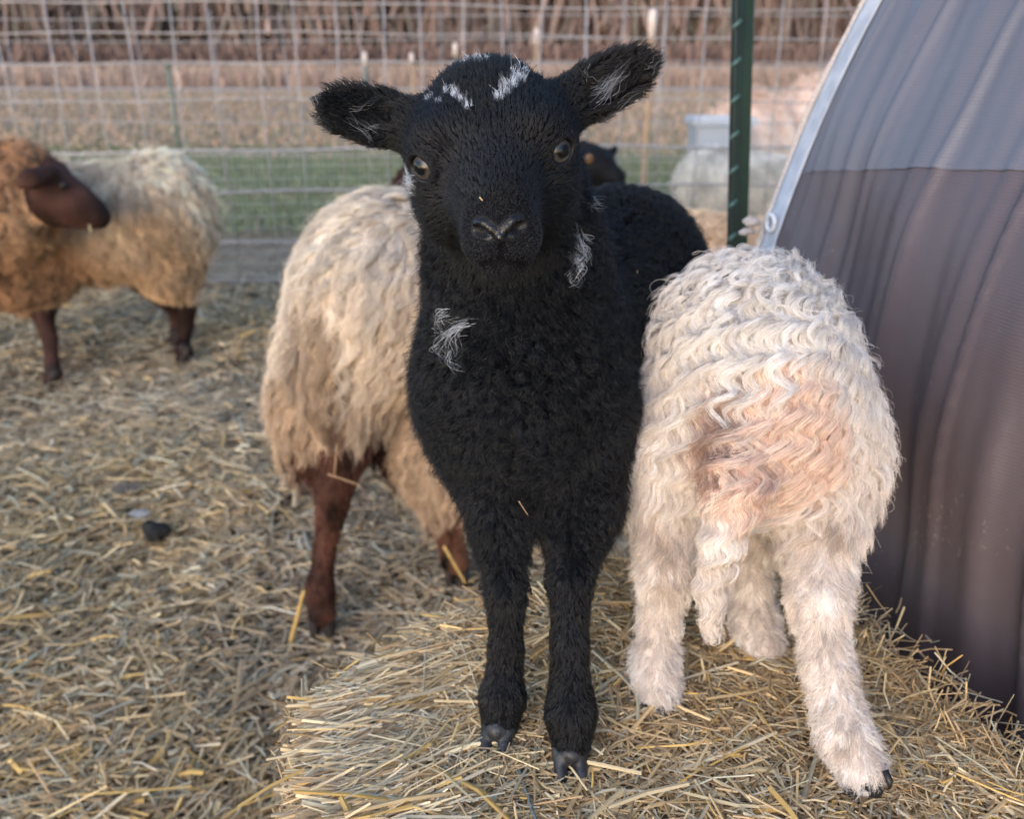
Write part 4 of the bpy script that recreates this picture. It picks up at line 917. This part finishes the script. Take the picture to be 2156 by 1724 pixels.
# ================================================================== SHEEP
def mid_sheep():
    t = thing('sheep', 'cream long-wooled sheep with brown legs behind the black lamb', 'sheep', (-.2, 1.45, 0))
    b = Body()
    def A(L, lift, comb, amp=0, wl=.03, clump=.7, mess=.6, grav=.25, friz=.003): return dict(L=L, lift=lift, comb=comb, amp=amp, wl=wl, clump=clump, mess=mess, grav=grav, friz=friz)
    wool = A(.105, .13, V(-.22, -.35, -1), .008, .055, .8, .5, .4, .003)
    top = A(.045, .4, V(-.5, -.3, -.5), .004, .04, .8, .9, .3, .003)
    low = A(.085, .22, V(-.05, -.1, -1), .007, .045, .8, .8, .5, .004)
    leg = A(.0095, .16, V(0, 0, -1), .0004, .03, .5, .5, 0, .001)
    b.ell((-.225, 1.47, .555), (.145, .16, .155), k=.05, **wool)
    b.cone((-.18, 1.50, .56), (.0, 1.80, .54), .145, .145, k=.06, **wool)
    b.ell((-.18, 1.52, .63), (.11, .13, .075), k=.05, **top)
    b.cone((.0, 1.82, .56), (.06, 1.98, .52), .11, .085, k=.05, **top)
    b.ell((.08, 2.06, .46), (.06, .08, .09), k=.03, **leg)
    b.ell((-.30, 1.42, .44), (.075, .085, .13), k=.05, **low); b.ell((-.12, 1.56, .42), (.12, .13, .12), k=.05, **low)
    b.ell((-.02, 1.62, .36), (.12, .13, .09), k=.05, **low)
    b.ell(aty(900, 900, 1.52), (.10, .10, .12), k=.06, **low); b.ell(aty(960, 985, 1.50), (.075, .07, .09), k=.05, **low)
    b.ell(aty(655, 860, 1.42), (.055, .07, .13), k=.05, **low)
    for pts in ([(-.300, 1.42, .42, .065), (-.288, 1.385, .33, .047), (-.306, 1.36, .25, .030), (-.330, 1.345, .13, .0165), (-.338, 1.33, .075, .0235), (-.335, 1.315, .03, .024)],
                [(-.155, 1.60, .36, .05), (-.155, 1.58, .24, .036), (-.148, 1.545, .17, .027), (-.125, 1.50, .09, .023), (-.110, 1.475, .04, .028)],
                [(-.06, 1.80, .40, .05), (-.06, 1.79, .2, .028), (-.06, 1.78, .04, .026)], [(.06, 1.88, .40, .05), (.06, 1.88, .2, .028), (.06, 1.87, .04, .026)]):
        for i in range(len(pts) - 1): p, q = pts[i], pts[i + 1]; b.cone(p[:3], q[:3], p[3], q[3], k=.03 if i < 1 else .012, **leg)
    VF = b.mesh(.0055)
    parting_shade = [hit(b, x_, y_) for x_, y_ in ((716, 810), (714, 850), (708, 890), (700, 930), (690, 970), (694, 1000))]  # shade of the wool parting, painted as dark brown into the coat colour
    tanp = [aty(690, 700, 1.36), aty(660, 850, 1.36), aty(640, 900, 1.34), aty(700, 780, 1.38), aty(690, 950, 1.38), aty(660, 760, 1.36)]
    def par(P, N):
        d = b.attrs(P, ('L', 'lift', 'comb', 'amp', 'wl', 'clump', 'mess', 'grav', 'friz'), .02)
        d['phase'] = snoise(P, 3, 3) * 4; d['dens'] = np.where(d['L'] < .012, 1.6, 1.0); d['lmin'] = .4; d['cvar'] = .08; d['L'] = d['L'] * (.85 + .4 * snoise(P, 9, 4)); d['L'] = np.maximum(d['L'], .003)
        # the parting above the hind leg
        gap = np.exp(-((P[:, 0] + .272 - (P[:, 2] - .45) * .05) / .010) ** 2) * (P[:, 2] < .56) * (P[:, 2] > .33) * (N[:, 1] < 0); d['dens'] = d['dens'] * (1 - .95 * gap)
        return d
    def colf(P, N):
        z = P[:, 2:3]; nz = snoise(P, 6, 5)[:, None]; u = np.clip((z - .42 + .04 * nz) / .26, 0, 1)
        c = V(.70, .53, .38) * (1 - u) + V(.86, .76, .64) * u
        edge = np.clip((-P[:, 0:1] - .30) / .06, 0, 1) * u; c = c * (1 - .5 * edge) + V(.86, .81, .74) * .5 * edge
        w = blob(P, tanp, [.05] * 6, .3, 3, 8); c = c * (1 - .7 * w) + V(.60, .41, .26) * .5 * w
        w = blob(P, parting_shade, [.016, .02, .024, .026, .024, .02], .3, 5, 14); c = c * (1 - .85 * w) + V(.13, .065, .04) * .85 * w
        c = c * (.9 + .14 * snoise(P, 18, 6)[:, None])
        lg = ((z < .335) & (P[:, 0:1] < -.22)) | ((z < .19) & (P[:, 0:1] > -.22)); lg2 = (P[:, 0:1] > -.22)
        c = np.where(lg, np.where(lg2, V(.22, .10, .06), V(.10, .042, .028)) * (1 + .45 * snoise(P * V(1, 1, .4), 22, 17)[:, None]), c); return c
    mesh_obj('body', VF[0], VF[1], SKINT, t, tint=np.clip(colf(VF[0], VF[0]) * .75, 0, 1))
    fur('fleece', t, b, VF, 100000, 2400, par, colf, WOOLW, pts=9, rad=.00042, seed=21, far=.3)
    add_hoof(t, (-.335, 1.312, .0), (.1, -1), HOOFM, .02, .03, .03, z=.0)
    for p in ((-.108, 1.465), (-.06, 1.77), (.06, 1.86)): add_hoof(t, (*p, .0), (.1, -1), HOOFM, .02, .03, .03, z=.0)
mid_sheep()

def left_sheep():
    t = thing('sheep', 'rust and cream woolly sheep with dark brown head standing at the left edge', 'sheep', (-1.1, 2.8, 0))
    b = Body()
    def A(L, lift, comb, amp=0, wl=.03, clump=.6, mess=.7, grav=.25, friz=.003): return dict(L=L, lift=lift, comb=comb, amp=amp, wl=wl, clump=clump, mess=mess, grav=grav, friz=friz)
    wool = A(.050, .32, V(.5, 0, -1), .006, .035, .75, .9, .3, .006); neckw = A(.055, .45, V(.2, -.2, -1), .010, .028, .8, 1.4, .2, .007)
    low = A(.060, .28, V(.1, 0, -1), .007, .035, .75, 1.0, .4, .006); sk = A(.004, .12, V(.3, 0, -1), 0, .03, .2, .2, 0, .0005)
    Y = 2.85; q = lambda px, py, y=Y: aty(px, py, y)
    b.cone(q(330, 455), q(150, 470), .170, .165, k=.06, **wool); b.cone(q(150, 470), q(-30, 500), .165, .17, k=.06, **wool)
    b.ell(q(345, 440), (.125, .15, .165), k=.05, **wool); b.ell(q(360, 560), (.085, .11, .09), k=.04, **low)
    b.ell(q(60, 560, 2.75), (.13, .13, .12), k=.05, **low)
    b.cone(q(-40, 520, 2.7), q(20, 400, 2.55), .14, .115, k=.05, **neckw); b.ell(q(30, 400, 2.5), (.10, .10, .12), k=.04, **neckw)
    # head points right across its own flank
    hd = 2.46; hl = lambda px, py, y=hd: aty(px, py, y)
    b.cone(hl(104, 408), hl(150, 428), .072, .058, k=.03, **sk); b.cone(hl(150, 428), hl(203, 452), .056, .034, k=.02, **sk)
    b.cone(hl(112, 366), hl(198, 432), .030, .021, k=.02, **sk); b.ell(hl(211, 458), (.022, .028, .026), k=.015, **sk)
    b.cone(hl(112, 446), hl(190, 466), .040, .020, k=.015, **sk)
    b.cone(hl(168, 473, hd - .03), hl(212, 472, hd - .03), .0028, .0028, k=.004, sub=True); b.ell(hl(216, 452, hd - .028), (.006, .01, .004), k=.004, sub=True)
    b.ell(hl(130, 388, hd - .052), (.014, .010, .007), k=.012, **sk)
    b.cone(hl(108, 360, hd - .05), hl(66, 376, hd - .11), .018, .026, k=.008, **sk); b.cone(hl(66, 376, hd - .11), hl(44, 390, hd - .10), .024, .010, k=.008, **sk)
    b.ell(hl(74, 380, hd - .142), (.034, .014, .012), k=.008, sub=True)
    b.cone(hl(122, 358, hd + .02), hl(103, 344, hd + .02), .026, .018, k=.01, **sk)
    g = lambda px, py, y: aty(px, py, y)
    for pts in ([(g(350, 600, 2.85), .075), (g(385, 650, 2.87), .042), (g(392, 685, 2.86), .024), (g(385, 725, 2.84), .022), (g(388, 742, 2.80), .03)],
                [(g(95, 610, 2.75), .06), (g(90, 660, 2.70), .032), (g(105, 715, 2.64), .022), (g(110, 770, 2.60), .020), (g(112, 792, 2.58), .03)],
                [(g(310, 580, 3.0), .07), (g(375, 650, 3.02), .035), (g(375, 690, 3.02), .024), (g(372, 725, 2.98), .027)],
                [(g(-60, 620, 2.95), .06), (g(-62, 700, 2.9), .03), (g(-62, 760, 2.9), .03)]):
        for i in range(len(pts) - 1): b.cone(pts[i][0], pts[i + 1][0], pts[i][1], pts[i + 1][1], k=.03 if i < 1 else .012, **sk)
    VF = b.mesh(.0075)
    def par(P, N):
        d = b.attrs(P, ('L', 'lift', 'comb', 'amp', 'wl', 'clump', 'mess', 'grav', 'friz'), .02)
        d['phase'] = snoise(P, 3, 3) * 4; d['dens'] = np.where(d['L'] < .010, .5, 1.0); d['L'] = np.maximum(d['L'] * (.85 + .35 * snoise(P, 7, 4)), .003); d['cvar'] = .16; return d
    xr, xl = aty(330, 450, Y)[0], aty(60, 450, Y)[0]
    nk = [q(10, 400, 2.5), q(0, 480, 2.6), q(50, 350, 2.5), q(80, 560, 2.7), q(20, 560, 2.65)]
    def colf(P, N):
        nz = .05 * snoise(P, 3, 5); uz = np.clip((P[:, 2] - .34 + nz) / .26, 0, 1)[:, None]
        c = V(.64, .44, .27) * (1 - uz) + V(.94, .80, .62) * uz; ux = np.clip((P[:, 0] - xl) / (xr - xl), 0, 1)[:, None]
        c = c * (.5 + .5 * ux) + V(.56, .33, .18) * .5 * (1 - ux)
        w = blob(P, nk, [.16, .16, .12, .13, .16], .15, 4, 4); c = c * (1 - w) + V(.50, .28, .15) * w * (1 + .3 * snoise(P, 12, 7)[:, None])
        L_ = b.attrs(P, ('L',), .02)['L'][:, None]; return np.where(L_ < .012, V(.072, .033, .025) * (1 - .55 * np.clip((P[:, 0:1] - hl(190, 450)[0]) / .04, 0, 1)) * (1 + .25 * snoise(P, 9, 12)[:, None]), c) * (.92 + .12 * snoise(P, 14, 8)[:, None])
    mesh_obj('body', VF[0], VF[1], SKINT, t, tint=np.clip(colf(VF[0], VF[0]) * .8, 0, 1))
    fur('fleece', t, b, VF, 70000, 2600, par, colf, WOOLW, pts=7, rad=.0007, seed=31, far=.25)
    add_eye(t, hl(130, 390, hd - .058), .009, (.3, -1, 0), (1, 0, -.4), eye_mat('sheep_iris', (.05, .03, .02)))
    for p in ((388, 745, 2.79), (112, 798, 2.57), (372, 728, 2.97), (-62, 765, 2.9)): c = aty(*p); add_hoof(t, (c[0], c[1], 0), (-.6, -.7), HOOFM, .022, .03, .035, z=.0)
    s_ = MB(); c = hl(188, 472, hd - .032); s_.tube([c, c + V(.003, -.004, -.022)], [.0024, .0018], 6); s_.build('straw_in_mouth', mat('straw_bit', (.55, .45, .25), .6), t)
left_sheep()

def far_sheep(name, label, parts, skin, colw, n, rad, cell, wl, eyes=None, seed=1, legs=(), amp=.006, L=.04):
    c0 = V(*parts[0][1]); t = thing(name, label, 'sheep', (c0[0], c0[1], 0)); b = Body()
    A = lambda L, lift, comb, amp=0, mess=.8: dict(L=L, lift=lift, comb=comb, amp=amp, wl=wl, clump=.7, mess=mess, grav=.3, friz=.004)
    wool, sk = A(L, .4, V(.2, 0, -1), amp, 1.1), A(.005, .15, V(.2, 0, -1), 0, .2)
    for p in parts:
        if p[0] == 'e': b.ell(p[1], p[2], k=.05, **(wool if p[3] else sk))
        else: b.cone(p[1], p[2], p[3], p[4], k=.03, **(wool if p[5] else sk))
    for (x, y, z0) in legs: b.cone((x, y, z0), (x, y, .22), .05, .028, k=.03, **sk); b.cone((x, y, .22), (x, y - .01, .03), .026, .03, k=.01, **sk)
    VF = b.mesh(cell)
    def par(P, N):
        d = b.attrs(P, ('L', 'lift', 'comb', 'amp', 'wl', 'clump', 'mess', 'grav', 'friz'), .02); d['phase'] = snoise(P, 3, 3) * 4; d['dens'] = np.where(d['L'] < .012, .4, 1.0); d['L'] = np.maximum(d['L'], .003); return d
    def colf(P, N):
        L_ = b.attrs(P, ('L',), .02)['L'][:, None]; u = np.clip((P[:, 2:3] - .25) / .3, 0, 1); c = V(*colw[0]) * (1 - u) + V(*colw[1]) * u
        return np.where(L_ < .012, V(*colw[2]), c) * (1 + .15 * snoise(P, 7, 8)[:, None])
    mesh_obj('body', VF[0], VF[1], SKINT, t, tint=np.clip(colf(VF[0], VF[0]) * .8, 0, 1))
    fur('fleece', t, b, VF, n, n // 14, par, colf, WOOLW, pts=7, rad=rad, seed=seed, far=.25)
    for (x, y, z0) in legs: add_hoof(t, (x, y - .02, 0), (0, -1), HOOFM, .022, .03, .035, z=.0)
    if eyes is not None: add_eye(t, *eyes)
q = aty
far_sheep('sheep', 'curly cream sheep with brown face crossed by the green post',
          [('e', q(1500, 590, 2.25), (.13, .15, .15), 1), ('c', q(1500, 590, 2.25), q(1590, 590, 2.45), .135, .12, 1), ('c', q(1430, 555, 2.3), q(1370, 600, 2.5), .12, .13, 1), ('c', q(1585, 500, 2.3), q(1600, 515, 2.22), .05, .045, 1), ('c', q(1605, 520, 2.2), q(1640, 550, 2.18), .045, .028, 0), ('c', q(1600, 496, 2.22), q(1570, 500, 2.24), .014, .02, 0)],
          noise_mat('sheep_brown_face', (.05, .02, .015), (.09, .04, .03), 9), [(.62, .42, .26), (.84, .64, .45), (.07, .03, .022)], 26000, .0006, .008, .03, seed=41,
          legs=[(q(1470, 600, 2.25)[0], 2.2, .4), (q(1560, 600, 2.25)[0], 2.25, .4), (q(1450, 600, 2.5)[0], 2.5, .4), (q(1540, 600, 2.5)[0], 2.5, .4)], amp=.010, L=.045)
far_sheep('sheep', 'pale grey-white sheep grazing beyond the fence beneath the hay heaps',
          [('e', q(1500, 400, 4.9), (.20, .2, .20), 1), ('c', q(1500, 395, 4.9), q(1650, 410, 4.9), .20, .19, 1), ('c', q(1650, 420, 4.9), q(1730, 470, 4.8), .11, .08, 1), ('c', q(1740, 480, 4.8), q(1765, 520, 4.7), .06, .035, 0)],
          mat('grey_hide', (.3, .27, .24), .7), [(.70, .64, .55), (.88, .85, .80), (.3, .27, .24)], 20000, .0011, .014, .05, seed=51,
          legs=[(q(1470, 400, 4.9)[0], 4.8, .3), (q(1520, 400, 4.9)[0], 5.0, .3), (q(1630, 400, 4.9)[0], 4.8, .3), (q(1660, 400, 4.9)[0], 5.0, .3)])
far_sheep('sheep', 'dark brown sheep with black head, mostly hidden behind the black lamb\'s head',
          [('e', q(915, 430, 3.2), (.15, .17, .14), 1), ('c', q(915, 430, 3.2), q(1120, 430, 3.2), .145, .15, 1), ('c', q(1130, 410, 3.15), q(1225, 360, 3.1), .09, .07, 1), ('e', q(1248, 345, 3.05), (.062, .075, .060), 0), ('c', q(1258, 350, 3.05), q(1300, 372, 2.98), .05, .028, 0), ('c', q(1275, 335, 3.08), q(1296, 312, 3.1), .020, .010, 0), ('c', q(1240, 320, 3.08), q(1228, 300, 3.12), .02, .012, 0)],
          mat('black_hide', (.008, .008, .010), .5), [(.05, .02, .016), (.06, .026, .02), (.010, .010, .012)], 16000, .0008, .010, .03, seed=61,
          legs=[(q(900, 430, 3.2)[0], 3.1, .35), (q(930, 430, 3.2)[0], 3.35, .35), (q(1090, 430, 3.2)[0], 3.1, .35), (q(1120, 430, 3.2)[0], 3.3, .35)],
          eyes=(q(1240, 333, 2.99), .016, (-.1, -1, .1), (1, 0, 0), eye_mat('amber_iris', (.35, .18, .06))))

# ================================================================== bits lying about
def clod():
    p = atz(333, 1120, .03); t = thing('clod', 'small dark clod of dung on the straw at left', 'clod', p); b = Body(); r = np.random.default_rng(2)
    for i in range(9): c = p + r.normal(0, .010, 3) * V(1.3, 1, .4); b.ell(c, r.uniform(.008, .016, 3), k=.01)
    v, f = b.mesh(.003); v = v + .0015 * snoise(v, 120, 1)[:, None] * b.grad(v); mesh_obj('lump', v, f, noise_mat('dung', (.012, .012, .012), (.035, .033, .030), 70, .9), t)
clod()
def tuft(px, py, label, col, n, sp, seed, group=None):
    p = atz(px, py, .035); t = thing('wool_tuft', label, 'wool tuft', p, group); r = np.random.default_rng(seed)
    cu = bpy.data.hair_curves.new('fibres'); cu.add_curves([6] * n); s = np.linspace(0, 1, 6)
    base = r.normal(0, sp, (n, 1, 3)) * V(1.5, 1, .3) + (r.normal(0, sp * 1.3, (n, 1, 3)) * V(1.3, 1, .3)) * s[None, :, None] + sp * .4 * np.sin(s * 7 + r.uniform(0, 6, (n, 1)))[..., None] * r.normal(size=(n, 1, 3))
    base[:, :, 2] = np.abs(base[:, :, 2]); cu.attributes['position'].data.foreach_set('vector', base.astype(np.float32).ravel())
    ra = cu.attributes.get('radius') or cu.attributes.new('radius', 'FLOAT', 'POINT'); ra.data.foreach_set('value', np.full(n * 6, .0004, np.float32))
    ca = cu.attributes.new('tint', 'FLOAT_COLOR', 'CURVE'); ca.data.foreach_set('color', np.tile(np.array([*col, 1], np.float32), n)); cu.materials.append(WOOLW)
    link(bpy.data.objects.new('fibres', cu), t)
tuft(292, 1083, 'small white wool tuft just above the dark clod', (.55, .55, .55), 90, .006, 1)
tuft(262, 1028, 'grey wool tuft farther up from the dark clod', (.22, .20, .19), 110, .008, 2)
def long_straw(p0, p1, w, ci, label, sag=.0):
    t = thing('straw_stalk', label, 'straw stalk', (p0 + p1) / 2); m = MB(); s = np.linspace(0, 1, 9)[:, None]; pts = p0 + (p1 - p0) * s; pts[:, 2] += sag * np.sin(s[:, 0] * 3.14)
    m.tube(pts, w * np.linspace(1, .75, 9), 8); m.build('stalk', noise_mat('stalk_fibre', tuple(STRAW_COLS[ci] * .8), tuple(STRAW_COLS[ci] * 1.15), 60, .5, .4, .3, stretch=(4, 4, .5)), t)
long_straw(aty(612, 1352, 1.25), aty(640, 1243, 1.24), .0036, 6, 'yellow straw stalk leaning against the cream sheep\'s hind hoof')
long_straw(aty(935, 1150, 1.41), aty(980, 1228, 1.40), .0034, 6, 'yellow straw stalk crossing the cream sheep\'s orange-brown leg')
long_straw(aty(690, 998, 1.30), aty(760, 1022, 1.30), .0018, 4, 'bent brown twig caught in the cream sheep\'s wool')
long_straw(aty(710, 935, 1.30), aty(704, 1000, 1.295), .0016, 4, 'upright twig caught in the cream sheep\'s parting', 0)
long_straw(atz(1050, 1472, ZB + .030) , atz(1110, 1508, ZB + .022), .0013, 4, 'thin twig lying across the black lamb\'s fetlock', .003)
long_straw(aty(1092, 1055, .60), aty(1112, 1085, .60), .0005, 4, 'tiny straw hanging under the black lamb\'s chest', 0)
for (px, py, dx, dy, nm) in ((1342, 572, 0, 12, "tiny pale straw bit on the black lamb's flank"), (1013, 418, 8, 9, "tiny pale straw bit on the black lamb's nose bridge")):
    c = hit(BL, px, py); v = nrm(EYE - c); long_straw(c + v * .006 - (dx * CRT - dy * CUP) * .00012, c + v * .007 + (dx * CRT - dy * CUP) * .00012, .00045, 0, nm)

print('scene built', round(time.time() - T00, 1))
